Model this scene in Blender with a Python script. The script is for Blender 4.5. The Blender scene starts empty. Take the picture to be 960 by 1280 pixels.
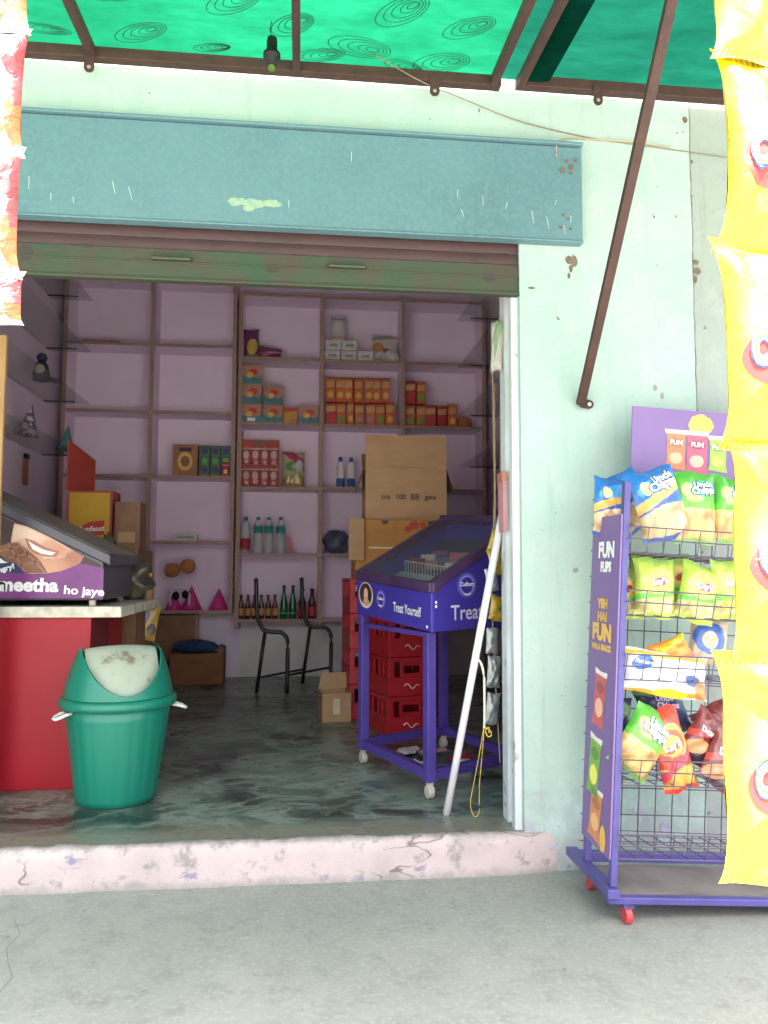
import bpy, bmesh, math, random
from math import sin, cos, pi, radians as R, sqrt
from mathutils import Vector, Matrix, Euler
rnd = random.Random(7)
sc = bpy.context.scene
COL = sc.collection

# ------------------------------------------------------------------ camera, light, exposure
cam_d = bpy.data.cameras.new("camera"); cam = bpy.data.objects.new("camera", cam_d); COL.objects.link(cam)
sc.camera = cam
YAW, PITCH, ROLL, F = -0.1069, 0.072, 0.0034, 972.7
fw = Vector((-sin(YAW)*cos(PITCH), cos(YAW)*cos(PITCH), sin(PITCH)))
r0 = Vector((cos(YAW), sin(YAW), 0)); u0 = r0.cross(fw)
rr = r0*cos(ROLL)+u0*sin(ROLL); uu = u0*cos(ROLL)-r0*sin(ROLL)
m3 = Matrix((rr, uu, -fw)).transposed()
cam.matrix_world = Matrix.Translation((0, -2.97, 1.15)) @ m3.to_4x4()
cam_d.sensor_fit = 'VERTICAL'; cam_d.sensor_height = 36.0; cam_d.lens = 36.0*F/1280
cam_d.clip_start = 0.02; cam_d.clip_end = 3000
SUN_EL = 66
w = bpy.data.worlds.new("World"); sc.world = w; w.use_nodes = True
nt = w.node_tree; bg = nt.nodes['Background']
sky = nt.nodes.new('ShaderNodeTexSky'); sky.sky_type = 'NISHITA'; sky.sun_disc = False
sky.sun_elevation = R(SUN_EL); sky.sun_rotation = R(180); sky.air_density = 0.75; sky.dust_density = 8.0; sky.ozone_density = 0.6
nt.links.new(sky.outputs[0], bg.inputs[0]); bg.inputs[1].default_value = 0.15
sl = bpy.data.lights.new("sun", 'SUN'); so = bpy.data.objects.new("sun", sl); COL.objects.link(so)
sl.energy = 5.0; sl.angle = R(0.53); sl.color = (1, .95, .88); so.rotation_euler = (R(90-SUN_EL), 0, R(6))
sc.view_settings.view_transform = 'Standard'; sc.view_settings.look = 'None'
sc.view_settings.exposure = 2.78; sc.view_settings.gamma = 1.0; sc.view_settings.use_curve_mapping = False
cy = sc.cycles
cy.use_denoising = True; cy.max_bounces = 10; cy.diffuse_bounces = 6; cy.transparent_max_bounces = 16
cy.caustics_reflective = False; cy.caustics_refractive = False

# ------------------------------------------------------------------ materials
def newmat(name):
    m = bpy.data.materials.new(name); m.use_nodes = True
    return m, m.node_tree, m.node_tree.nodes['Principled BSDF']
def N(nt, t, **k):
    n = nt.nodes.new(t)
    for a, b in k.items(): setattr(n, a, b)
    return n
def c4(c): return (c[0], c[1], c[2], 1)
def mixc(nt, fac, a, b):
    n = N(nt, 'ShaderNodeMix', data_type='RGBA')
    for i, v in ((0, fac), (6, a), (7, b)):
        if hasattr(v, 'links') or hasattr(v, 'is_linked'): nt.links.new(v, n.inputs[i])
        else: n.inputs[i].default_value = v if i == 0 else c4(v)
    return n.outputs[2]
def mth(nt, op, a, b=0.0, c=0.0):
    n = N(nt, 'ShaderNodeMath', operation=op)
    for i, v in enumerate((a, b, c)):
        if hasattr(v, 'is_linked'): nt.links.new(v, n.inputs[i])
        else: n.inputs[i].default_value = v
    return n.outputs[0]
def noise(nt, coord, scale, detail=4, rough=.55, dist=0):
    n = N(nt, 'ShaderNodeTexNoise'); n.inputs['Scale'].default_value = scale
    n.inputs['Detail'].default_value = detail; n.inputs['Roughness'].default_value = rough
    n.inputs['Distortion'].default_value = dist
    if coord is not None: nt.links.new(coord, n.inputs['Vector'])
    return n.outputs['Fac']
def ramp(nt, v, p0, p1):
    n = N(nt, 'ShaderNodeMapRange'); n.clamp = True
    nt.links.new(v, n.inputs[0]); n.inputs[1].default_value = p0; n.inputs[2].default_value = p1
    return n.outputs[0]
def scaled(nt, coord, s):
    n = N(nt, 'ShaderNodeMapping'); nt.links.new(coord, n.inputs[0]); n.inputs['Scale'].default_value = s
    return n.outputs[0]
def mat(name, col, rough=.6, col2=None, ns=6, lo=.35, hi=.7, bump=0.0, bs=60, metal=0, spec=.5, stretch=(1,1,1), col3=None, ns3=25, lo3=.6, hi3=.75):
    m, nt, b = newmat(name)
    tc = N(nt, 'ShaderNodeTexCoord').outputs['Object']
    v = scaled(nt, tc, stretch)
    c2 = col2 or tuple(x*.82 for x in col)
    out = mixc(nt, ramp(nt, noise(nt, v, ns), lo, hi), col, c2)
    if col3: out = mixc(nt, ramp(nt, noise(nt, v, ns3, 6, .65), lo3, hi3), out, col3)
    nt.links.new(out, b.inputs['Base Color'])
    b.inputs['Roughness'].default_value = rough; b.inputs['Metallic'].default_value = metal
    b.inputs['Specular IOR Level'].default_value = spec
    if bump:
        bn = N(nt, 'ShaderNodeBump'); bn.inputs['Strength'].default_value = bump; bn.inputs['Distance'].default_value = .01
        nt.links.new(noise(nt, tc, bs, 5), bn.inputs['Height']); nt.links.new(bn.outputs[0], b.inputs['Normal'])
    return m
def design(name, base, shapes, rough=.32, wob=.012, coat=.4, wr=.25):
    """print of a pack or poster: bands, ellipses and chip pictures laid over the UV square"""
    m, nt, b = newmat(name)
    tc = N(nt, 'ShaderNodeTexCoord'); uv = tc.outputs['UV']
    nz = N(nt, 'ShaderNodeTexNoise'); nz.inputs['Scale'].default_value = 9; nt.links.new(uv, nz.inputs['Vector'])
    sep = N(nt, 'ShaderNodeSeparateXYZ'); nt.links.new(uv, sep.inputs[0])
    nn = mth(nt, 'SUBTRACT', nz.outputs['Fac'], .5)
    U = mth(nt, 'ADD', sep.outputs[0], mth(nt, 'MULTIPLY', nn, wob*2)); V = mth(nt, 'ADD', sep.outputs[1], mth(nt, 'MULTIPLY', nn, wob*4))
    out = mixc(nt, ramp(nt, noise(nt, uv, 4), .3, .8), base, tuple(x*.8 for x in base))
    for s in shapes:
        if s[0] == 'ell':
            _, cx, cyy, rx, ry, a, col = s
            du = mth(nt, 'SUBTRACT', U, cx); dv = mth(nt, 'SUBTRACT', V, cyy)
            e = mth(nt, 'ADD', mth(nt, 'MULTIPLY', du, cos(a)), mth(nt, 'MULTIPLY', dv, sin(a)))
            f = mth(nt, 'SUBTRACT', mth(nt, 'MULTIPLY', dv, cos(a)), mth(nt, 'MULTIPLY', du, sin(a)))
            e = mth(nt, 'DIVIDE', e, rx); f = mth(nt, 'DIVIDE', f, ry)
            d = mth(nt, 'ADD', mth(nt, 'MULTIPLY', e, e), mth(nt, 'MULTIPLY', f, f))
            out = mixc(nt, ramp(nt, d, 1.06, .94), out, col)
        elif s[0] == 'soft':
            _, cx, cyy, rx, ry, a, col = s
            du = mth(nt, 'DIVIDE', mth(nt, 'SUBTRACT', U, cx), rx); dv = mth(nt, 'DIVIDE', mth(nt, 'SUBTRACT', V, cyy), ry)
            d = mth(nt, 'ADD', mth(nt, 'MULTIPLY', du, du), mth(nt, 'MULTIPLY', dv, dv)); out = mixc(nt, mth(nt, 'MULTIPLY', ramp(nt, d, 1.0, .0), .9), out, col)
        elif s[0] in ('band', 'chips'):
            v0, v1 = s[1], s[2]; tilt = s[5] if s[0] == 'chips' and len(s) > 5 else (s[4] if s[0] == 'band' and len(s) > 4 else 0)
            t = mth(nt, 'SUBTRACT', V, mth(nt, 'MULTIPLY', mth(nt, 'SUBTRACT', U, .5), tilt))
            k = mth(nt, 'MULTIPLY', ramp(nt, t, v0-.008, v0+.008), ramp(nt, t, v1+.008, v1-.008))
            if s[0] == 'band': out = mixc(nt, k, out, s[3])
            else:
                vo = N(nt, 'ShaderNodeTexVoronoi'); vo.inputs['Scale'].default_value = 4.5; nt.links.new(uv, vo.inputs['Vector'])
                sp = N(nt, 'ShaderNodeSeparateColor'); nt.links.new(vo.outputs['Color'], sp.inputs[0])
                cc = mixc(nt, sp.outputs[0], s[3], s[4])
                cc = mixc(nt, ramp(nt, vo.outputs['Distance'], .45, .8), cc, tuple(x*.55 for x in s[4]))
                out = mixc(nt, k, out, cc)
    nt.links.new(out, b.inputs['Base Color'])
    b.inputs['Roughness'].default_value = rough; b.inputs['Coat Weight'].default_value = coat; b.inputs['Coat Roughness'].default_value = .2
    if wr:
        bn = N(nt, 'ShaderNodeBump'); bn.inputs['Strength'].default_value = wr*2.4; bn.inputs['Distance'].default_value = .006
        em = ramp(nt, mth(nt, 'ABSOLUTE', mth(nt, 'SUBTRACT', sep.outputs[1], .5)), .445, .46); cr_ = mth(nt, 'MULTIPLY', mth(nt, 'MULTIPLY', mth(nt, 'SINE', mth(nt, 'MULTIPLY', sep.outputs[0], 150)), .35), em)
        nt.links.new(mth(nt, 'ADD', noise(nt, uv, 7, 3, .5, 1.2), cr_), bn.inputs['Height']); nt.links.new(bn.outputs[0], b.inputs['Normal'])
    return m
def glassy(name, tint, fac=.25, rough=.05):
    m, nt, b = newmat(name)
    b.inputs['Base Color'].default_value = c4(tint); b.inputs['Roughness'].default_value = rough
    t = N(nt, 'ShaderNodeBsdfTransparent'); t.inputs[0].default_value = c4(tuple(.55+.45*x for x in tint))
    mx = N(nt, 'ShaderNodeMixShader'); mx.inputs[0].default_value = fac
    nt.links.new(t.outputs[0], mx.inputs[1]); nt.links.new(b.outputs[0], mx.inputs[2])
    nt.links.new(mx.outputs[0], nt.nodes['Material Output'].inputs[0])
    return m
def cloth_mat(name, col, tcol):
    m, nt, b = newmat(name)
    tc = N(nt, 'ShaderNodeTexCoord').outputs['Object']
    st = noise(nt, scaled(nt, tc, (1, 2.6, 1)), 5, 6, .68)
    fine = noise(nt, tc, 1.6, 4, .55)
    f = mth(nt, 'MULTIPLY', st, fine)
    d = N(nt, 'ShaderNodeBsdfDiffuse'); nt.links.new(mixc(nt, ramp(nt, f, .14, .38), tuple(x*.4 for x in col), col), d.inputs[0])
    t = N(nt, 'ShaderNodeBsdfTranslucent'); nt.links.new(mixc(nt, ramp(nt, f, .14, .38), tuple(x*.58 for x in tcol), tcol), t.inputs[0])
    mx = N(nt, 'ShaderNodeMixShader'); mx.inputs[0].default_value = .6
    nt.links.new(d.outputs[0], mx.inputs[1]); nt.links.new(t.outputs[0], mx.inputs[2])
    nt.links.new(mx.outputs[0], nt.nodes['Material Output'].inputs[0])
    return m

M = {}
def P(k, *a, **b): M[k] = mat(k, *a, **b)
P('lilac_wall', (.83,.70,.84), .8, (.77,.64,.77), 2.5, bump=.15, bs=50)
P('white_wall', (.82,.77,.74), .8, (.70,.64,.62), 3, bump=.15, bs=50)
P('ceiling', (.82,.79,.80), .85)
P('wood_edge', (.38,.24,.19), .55, (.30,.175,.14), 9, stretch=(1,1,6), bump=.1)
P('wood_brown', (.26,.13,.06), .55, (.19,.09,.045), 7, stretch=(1,6,1), bump=.1)
P('wood_light', (.50,.30,.13), .5, (.42,.24,.10), 7, stretch=(6,6,1), bump=.1)
P('maroon_steel', (.070,.034,.028), .6, (.045,.024,.021), 12, spec=.3, col3=(.10,.055,.035), ns3=40, bump=.15)
P('shutter_maroon', (.065,.027,.03), .65, (.04,.022,.02), 5, stretch=(1,1,8), bump=.1)
P('shutter_green', (.055,.052,.034), .65, (.022,.058,.028), 2.5, col3=(.06,.04,.032), ns3=7, lo3=.46, hi3=.66, bump=.2)
P('hood_blue', (.115,.225,.265), .55, (.085,.175,.205), 2.2, lo=.3, hi=.7, bump=.2, bs=14, col3=(.15,.24,.255), ns3=48, lo3=.42, hi3=.8)
P('scratch', (.42,.5,.5), .7); P('peeled_paper', (.33,.42,.27), .85, (.2,.34,.30), 40, bump=.4)
P('dark_hole', (.05,.04,.035), .8); P('rust_stain', (.13,.085,.06), .9, (.2,.16,.12), 40)
P('grey_putty', (.32,.3,.28), .9); P('purple_stain', (.34,.30,.46), .9, (.5,.46,.55), 30)
P('black_plastic', (.006,.007,.007), .5, (.01,.01,.011), spec=.25); P('black_steel', (.012,.011,.012), .35)
P('bin_green', (.008,.185,.122), .36, (.008,.17,.115), 4, bump=.1, bs=30, col3=(.03,.15,.11), ns3=9, lo3=.6, hi3=.72)
P('cream_plastic', (.44,.47,.38), .5, (.35,.38,.30), 8, col3=(.2,.18,.13), ns3=8, lo3=.56, hi3=.64)
P('white_plastic', (.78,.77,.75), .4, (.7,.69,.67)); P('ivory', (.72,.64,.48), .4)
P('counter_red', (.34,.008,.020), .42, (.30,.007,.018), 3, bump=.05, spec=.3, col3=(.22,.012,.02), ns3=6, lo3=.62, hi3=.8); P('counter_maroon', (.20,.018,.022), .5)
P('counter_top', (.66,.60,.55), .4, (.56,.5,.46), 10, stretch=(1,6,6)); P('slab_edge', (.66,.62,.52), .6, (.4,.36,.28), 18, col3=(.25,.2,.14), ns3=14, lo3=.6, hi3=.7)
P('cabinet_dark', (.075,.07,.09), .35, (.055,.05,.068)); P('lid_grey', (.16,.175,.145), .35, (.125,.14,.115), 4)
P('chiller_purple', (.05,.035,.30), .32, (.04,.028,.25), 3); P('lid_purple', (.075,.035,.10), .35, (.04,.02,.06))
P('frame_purple', (.075,.045,.27), .4, (.055,.035,.21), 8, col3=(.05,.03,.12), ns3=30)
P('inner_mint', (.5,.66,.56), .5); P('wire_white', (.72,.72,.70), .35)
P('crate_red', (.42,.012,.022), .42, (.33,.010,.018), 4); P('crate_dark', (.05,.01,.012), .7)
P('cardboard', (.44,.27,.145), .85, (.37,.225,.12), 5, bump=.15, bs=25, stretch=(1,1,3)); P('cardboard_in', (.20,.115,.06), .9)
P('carton_ochre', (.42,.20,.045), .75, (.33,.15,.035), 4, col3=(.25,.11,.03), ns3=8, bump=.1); P('tape', (.6,.5,.36), .4)
P('print_red', (.42,.05,.02), .6); P('print_dark', (.06,.045,.05), .7)
P('white_ink', (.85,.85,.85), .5); P('lilac_ink', (.62,.55,.75), .5); P('gold_ink', (.78,.46,.10), .5); P('yellow_ink', (.85,.68,.06), .5); P('orange_ink', (.8,.32,.06), .5)
P('black_ink', (.02,.02,.025), .6); P('blue_ink', (.03,.12,.45), .5); P('green_ink', (.10,.36,.06), .5); P('red_ink', (.55,.04,.035), .5); P('navy_ink', (.02,.03,.13), .5)
P('skin', (.62,.33,.22), .5, (.5,.22,.14), 6); P('skin_light', (.72,.47,.35), .5, (.62,.36,.26), 5); P('lip', (.40,.16,.115), .5); P('choc', (.21,.085,.045), .45, (.16,.06,.03), 8); P('choc_line', (.34,.16,.10), .5); P('hair', (.03,.018,.018), .5, (.06,.03,.03), 8)
P('band_purple', (.19,.03,.20), .4, (.13,.02,.15), 5); P('halo', (.30,.26,.75), .5); P('rack_purple', (.19,.115,.30), .45, (.17,.10,.27), 4)
P('rack_frame', (.075,.065,.24), .42, (.06,.05,.19), 10, col3=(.1,.1,.2), ns3=30); P('rack_tray', (.21,.185,.17), .75, (.12,.105,.10), 5, col3=(.3,.28,.27), ns3=40, lo3=.66, hi3=.72)
P('wire_dark', (.09,.07,.11), .45); P('wheel_red', (.5,.05,.05), .4); P('wheel_pale', (.5,.45,.40), .5)
P('rope_beige', (.5,.38,.25), .9); P('rope_yellow', (.55,.38,.06), .9); P('cable_brown', (.3,.2,.12), .8); P('pipe_white', (.82,.80,.84), .35)
P('pink_paper', (.48,.25,.28), .7, (.42,.19,.22), 10); P('paper_white', (.7,.68,.66), .8); P('cloth_blue', (.02,.06,.14), .9, (.015,.04,.10), 20)
P('hat_pink', (.62,.035,.24), .4); P('hat_teal', (.07,.24,.26), .5); P('toy_navy', (.02,.025,.07), .4); P('pompom_orange', (.5,.20,.07), .9, (.4,.14,.05), 30, bump=.5)
P('cap_blue', (.03,.10,.35), .4); P('cap_green', (.03,.2,.16), .4); P('label_teal', (.02,.25,.21), .4); P('label_red', (.40,.03,.05), .4); P('label_amber', (.50,.26,.07), .5); P('label_blue', (.04,.13,.35), .4); P('label_green', (.2,.4,.2), .5)
P('foil_silver', (.42,.45,.45), .3, (.2,.23,.22), 25, metal=.4); P('foil_yellow', (.62,.36,.03), .35, (.30,.28,.05), 30, col3=(.10,.07,.05), ns3=22, lo3=.55, hi3=.62)
P('board_yellow', (.62,.36,.02), .5); P('board_red', (.38,.05,.035), .5); P('bag_dark', (.04,.035,.035), .3, (.14,.12,.06), 14, bump=.5, bs=25, col3=(.22,.25,.07), ns3=10, lo3=.62, hi3=.7)
P('soap_white', (.62,.6,.58), .4, (.5,.46,.46), 22); P('lime', (.10,.17,.03), .4)
M['shelf_glass'] = glassy('shelf_glass', (.75,.77,.76), .13, .08); M['lid_glass'] = glassy('lid_glass', (.6,.6,.62), .07, .04)
M['clear_pet'] = glassy('clear_pet', (.7,.72,.74), .45, .15); M['amber_glass'] = mat('amber_glass', (.09,.018,.008), .12, (.07,.012,.006))
M['green_glass'] = mat('green_glass', (.008,.10,.025), .12, (.006,.08,.02)); M['maroon_glass'] = mat('maroon_glass', (.12,.008,.015), .12)
M['canopy_bright'] = cloth_mat('canopy_bright', (.007,.125,.07), (.004,.088,.042)); M['canopy_dark'] = cloth_mat('canopy_dark', (.005,.075,.05), (.003,.044,.028))
M['swirl_ink'] = mat('swirl_ink', (.003,.05,.028), .9)

def plaster(name, c0, c1, c2):
    m, nt, b = newmat(name); tc = N(nt, 'ShaderNodeTexCoord').outputs['Object']
    a = noise(nt, tc, 1.3, 5, .6, .6); c = noise(nt, tc, 7, 6, .7, .4); st = noise(nt, scaled(nt, tc, (9, 9, .7)), 2.2, 5, .6); fine = noise(nt, tc, 60, 3)
    col = mixc(nt, ramp(nt, a, .32, .70), c0, c1); col = mixc(nt, ramp(nt, c, .52, .80), col, c2)
    col = mixc(nt, mth(nt, 'MULTIPLY', ramp(nt, st, .55, .80), .55), col, tuple(x*.72 for x in c1))
    col = mixc(nt, mth(nt, 'MULTIPLY', ramp(nt, fine, .58, .80), .5), col, tuple(x*.75 for x in c1))
    # splash dirt and flaked patches near the ground, with ragged outlines
    sep = N(nt, 'ShaderNodeSeparateXYZ'); nt.links.new(tc, sep.inputs[0])
    low = mth(nt, 'ADD', sep.outputs[2], mth(nt, 'MULTIPLY', mth(nt, 'SUBTRACT', c, .5), 1.5))
    col = mixc(nt, mth(nt, 'MULTIPLY', ramp(nt, low, .30, -.05), .65), col, (.30,.29,.30))
    d = noise(nt, tc, 11, 6, .7); pe = mth(nt, 'MULTIPLY', ramp(nt, d, .60, .64), ramp(nt, sep.outputs[2], .42, .12)); col = mixc(nt, pe, col, (.26,.24,.30))
    sp_ = noise(nt, tc, 24, 2, .5); col = mixc(nt, ramp(nt, sp_, .735, .76), col, (.17,.16,.14))
    nt.links.new(col, b.inputs['Base Color']); b.inputs['Roughness'].default_value = .78
    bn = N(nt, 'ShaderNodeBump'); bn.inputs['Strength'].default_value = .45; bn.inputs['Distance'].default_value = .012
    nt.links.new(mth(nt, 'ADD', c, mth(nt, 'MULTIPLY', fine, .35)), bn.inputs['Height']); nt.links.new(bn.outputs[0], b.inputs['Normal'])
    return m
M['wall_paint'] = plaster('wall_paint', (.40,.515,.465), (.34,.46,.415), (.46,.52,.485)); M['grey_wall'] = plaster('grey_wall', (.33,.375,.345), (.275,.32,.295), (.37,.39,.365))
def floor_mat():
    m, nt, b = newmat('polished_floor'); tc = N(nt, 'ShaderNodeTexCoord').outputs['Object']
    v = scaled(nt, tc, (1, 1.7, 1))
    a = noise(nt, v, 1.5, 6, .6, .8); c = noise(nt, v, 5, 7, .68, .4); d = noise(nt, tc, 28, 4)
    col = mixc(nt, ramp(nt, a, .36, .60), (.155,.225,.185), (.030,.043,.037))
    col = mixc(nt, ramp(nt, c, .55, .75), col, (.22,.285,.235)); v2 = noise(nt, scaled(nt, tc, (1, 1.5, 1)), 3.0, 8, .66, .5); ve = mth(nt, 'ABSOLUTE', mth(nt, 'SUBTRACT', v2, .5)); col = mixc(nt, mth(nt, 'MULTIPLY', ramp(nt, ve, .055, .0), .65), col, (.30,.36,.30)); col = mixc(nt, mth(nt, 'MULTIPLY', ramp(nt, noise(nt, tc, 2.1, 6, .65, .3), .55, .68), .8), col, (.025,.033,.030))
    # worn brownish cement strip along the threshold
    sep = N(nt, 'ShaderNodeSeparateXYZ'); nt.links.new(tc, sep.inputs[0])
    yy = mth(nt, 'ADD', sep.outputs[1], mth(nt, 'MULTIPLY', mth(nt, 'SUBTRACT', c, .5), .22))
    col = mixc(nt, ramp(nt, yy, .26, .12), col, mixc(nt, ramp(nt, d, .4, .7), (.21,.20,.155), (.15,.16,.13)))
    nt.links.new(col, b.inputs['Base Color'])
    nt.links.new(mth(nt, 'ADD', .12, mth(nt, 'MULTIPLY', c, .38)), b.inputs['Roughness'])
    bn = N(nt, 'ShaderNodeBump'); bn.inputs['Strength'].default_value = .15; bn.inputs['Distance'].default_value = .01
    nt.links.new(c, bn.inputs['Height']); nt.links.new(bn.outputs[0], b.inputs['Normal'])
    return m
def plinth_mat():
    m, nt, b = newmat('plinth_paint'); tc = N(nt, 'ShaderNodeTexCoord').outputs['Object']
    a = noise(nt, tc, 5, 6, .65); c = noise(nt, tc, 14, 6, .7); d = noise(nt, scaled(nt, tc, (1,1,2)), 7, 5, .7)
    col = mixc(nt, ramp(nt, a, .35, .7), (.50,.415,.40), (.40,.335,.325)); col = mixc(nt, ramp(nt, c, .56, .66), col, (.27,.245,.235))
    col = mixc(nt, ramp(nt, d, .63, .68), col, (.24,.21,.29))
    # thin cracks: a narrow slice of a noise field
    e = mth(nt, 'ABSOLUTE', mth(nt, 'SUBTRACT', noise(nt, scaled(nt, tc, (1,1,2.6)), 1.5, 4, .5), .47))
    col = mixc(nt, mth(nt, 'MULTIPLY', ramp(nt, e, .006, .001), ramp(nt, noise(nt, tc, 2.3, 2), .50, .56)), col, (.17,.135,.12))
    top = N(nt, 'ShaderNodeSeparateXYZ'); nt.links.new(tc, top.inputs[0]); ed = mth(nt, 'ADD', top.outputs[2], mth(nt, 'MULTIPLY', mth(nt, 'SUBTRACT', c, .5), .10)); col = mixc(nt, mth(nt, 'MULTIPLY', ramp(nt, ed, .135, .155), .8), col, (.24,.225,.195)); col = mixc(nt, mth(nt, 'MULTIPLY', ramp(nt, ed, .03, .0), .7), col, (.22,.215,.20))
    nt.links.new(col, b.inputs['Base Color']); b.inputs['Roughness'].default_value = .85
    bn = N(nt, 'ShaderNodeBump'); bn.inputs['Strength'].default_value = .6; bn.inputs['Distance'].default_value = .012
    nt.links.new(c, bn.inputs['Height']); nt.links.new(bn.outputs[0], b.inputs['Normal'])
    return m
def ground_mat():
    m, nt, b = newmat('yard_concrete'); tc = N(nt, 'ShaderNodeTexCoord').outputs['Object']
    a = noise(nt, tc, 1.6, 6, .6); c = noise(nt, tc, 9, 8, .75); d = noise(nt, tc, 55, 5, .7)
    col = mixc(nt, ramp(nt, a, .35, .68), (.285,.292,.268), (.225,.235,.215)); col = mixc(nt, ramp(nt, c, .48, .72), col, (.18,.185,.17))
    col = mixc(nt, ramp(nt, noise(nt, tc, 16, 5, .7), .64, .72), col, (.095,.10,.095)); col = mixc(nt, mth(nt, 'MULTIPLY', ramp(nt, d, .48, .72), .7), col, (.36,.365,.345))
    nt.links.new(col, b.inputs['Base Color']); b.inputs['Roughness'].default_value = .62
    bn = N(nt, 'ShaderNodeBump'); bn.inputs['Strength'].default_value = .2; bn.inputs['Distance'].default_value = .006
    nt.links.new(mth(nt, 'ADD', c, mth(nt, 'MULTIPLY', d, .5)), bn.inputs['Height']); nt.links.new(bn.outputs[0], b.inputs['Normal'])
    return m
M['polished_floor'] = floor_mat(); M['plinth_paint'] = plinth_mat(); M['yard_concrete'] = ground_mat()

# ------------------------------------------------------------------ mesh helpers
class MB:
    def __init__(s): s.v = []; s.f = []; s.m = []; s.uv = []
    def face(s, idx, mi=0, uv=None): s.f.append(tuple(idx)); s.m.append(mi); s.uv.append(uv)
    def pts(s, P): i = len(s.v); s.v += [tuple(p) for p in P]; return i
    def box(s, x0, x1, y0, y1, z0, z1, mi=0, mtx=None):
        P = [Vector((x, y, z)) for z in (z0, z1) for y in (y0, y1) for x in (x0, x1)]
        if mtx: P = [mtx @ p for p in P]
        i = s.pts(P)
        for q in ((0,2,3,1), (4,5,7,6), (0,1,5,4), (2,6,7,3), (0,4,6,2), (1,3,7,5)):
            s.face([i+k for k in q], mi, [(0,0),(1,0),(1,1),(0,1)])
        return s
    def hexa(s, P8, mi=0):   # bottom four then top four, both counter-clockwise
        i = s.pts(P8)
        for q in ((3,2,1,0), (4,5,6,7), (0,1,5,4), (1,2,6,5), (2,3,7,6), (3,0,4,7)): s.face([i+k for k in q], mi, [(0,0),(1,0),(1,1),(0,1)])
        return s
    def tube(s, path, r, n=8, mi=0, caps=True, r1=None):
        P = [Vector(p) for p in path]; rings = []
        up = Vector((0, 0, 1))
        for k, p in enumerate(P):
            d = (P[min(k+1, len(P)-1)] - P[max(k-1, 0)]).normalized()
            a = d.cross(up)
            if a.length < .1: a = d.cross(Vector((0, 1, 0)))
            a.normalize(); b = d.cross(a)
            rad = r if r1 is None else r + (r1-r)*k/(len(P)-1)
            rings.append(s.pts([p + (a*cos(2*pi*j/n) + b*sin(2*pi*j/n))*rad for j in range(n)]))
        for k in range(len(P)-1):
            for j in range(n): s.face((rings[k]+j, rings[k]+(j+1) % n, rings[k+1]+(j+1) % n, rings[k+1]+j), mi)
        if caps: s.face([rings[0]+j for j in range(n)][::-1], mi); s.face([rings[-1]+j for j in range(n)], mi)
        return s
    def lathe(s, prof, n=16, c=(0,0,0), mi=0, mis=None, caps=True):
        rings = [s.pts([(c[0]+r*cos(2*pi*j/n), c[1]+r*sin(2*pi*j/n), c[2]+z) for j in range(n)]) for r, z in prof]
        for k in range(len(prof)-1):
            for j in range(n): s.face((rings[k]+j, rings[k]+(j+1) % n, rings[k+1]+(j+1) % n, rings[k+1]+j), mis[k] if mis else mi)
        if caps:
            s.face([rings[0]+j for j in range(n)][::-1], mis[0] if mis else mi); s.face([rings[-1]+j for j in range(n)], mis[-1] if mis else mi)
        return s
    def grid(s, fn, nu, nv, mi=0, flip=False):
        i = s.pts([fn(a/nu, b/nv) for b in range(nv+1) for a in range(nu+1)])
        for b in range(nv):
            for a in range(nu):
                q = [i+b*(nu+1)+a, i+b*(nu+1)+a+1, i+(b+1)*(nu+1)+a+1, i+(b+1)*(nu+1)+a]
                u = [(a/nu, b/nv), ((a+1)/nu, b/nv), ((a+1)/nu, (b+1)/nv), (a/nu, (b+1)/nv)]
                if flip: q.reverse(); u.reverse()
                s.face(q, mi, u)
        return s
    def poly(s, P, mi=0, uv=None): i = s.pts(P); s.face(range(i, i+len(P)), mi, uv); return s
    def mesh(s, name, mats, smooth=False):
        me = bpy.data.meshes.new(name); me.from_pydata(s.v, [], s.f)
        for k in mats: me.materials.append(M[k] if isinstance(k, str) else k)
        me.polygons.foreach_set('material_index', s.m)
        if any(s.uv):
            ul = me.uv_layers.new(name='UVMap'); k = 0
            for fi, f in enumerate(s.f):
                u = s.uv[fi]
                for q in range(len(f)):
                    if u: ul.data[k].uv = u[q]
                    k += 1
        if smooth: me.polygons.foreach_set('use_smooth', [True]*len(s.f))
        me.update(); return me
def tag(o, label=None, cat=None, group=None, kind=None):
    for k, v in (('label', label), ('category', cat), ('group', group), ('kind', kind)):
        if v: o[k] = v
    return o
def obj(name, mb, mats, parent=None, smooth=False, bevel=0, loc=None, rot=None, label=None, seg=2):
    if not isinstance(mats, (list, tuple)): mats = [mats]
    o = bpy.data.objects.new(name, mb.mesh(name, mats, smooth) if isinstance(mb, MB) else mb); COL.objects.link(o)
    if parent: o.parent = parent
    if loc is not None: o.location = loc
    if rot is not None: o.rotation_euler = rot
    if bevel:
        b = o.modifiers.new('bevel', 'BEVEL'); b.width = bevel; b.segments = seg; b.limit_method = 'ANGLE'; b.angle_limit = R(40)
    if label: o['label'] = label
    return o
def thing(name, label, cat, loc=(0,0,0), rot=(0,0,0), group=None):
    o = bpy.data.objects.new(name, None); COL.objects.link(o); o.location = loc; o.rotation_euler = rot
    return tag(o, label, cat, group)
def kids(o): return [c for c in COL.objects if c.parent == o]
def dup(o, loc, rot=None, label=None, parent=None, scale=None):
    c = o.copy(); COL.objects.link(c)
    if parent: c.parent = parent
    else:
        c.location = loc
        if rot is not None: c.rotation_euler = rot
        if scale: c.scale = scale
        if label: c['label'] = label
    for k in kids(o): dup(k, None, parent=c)
    return c
_tc = {}
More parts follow.
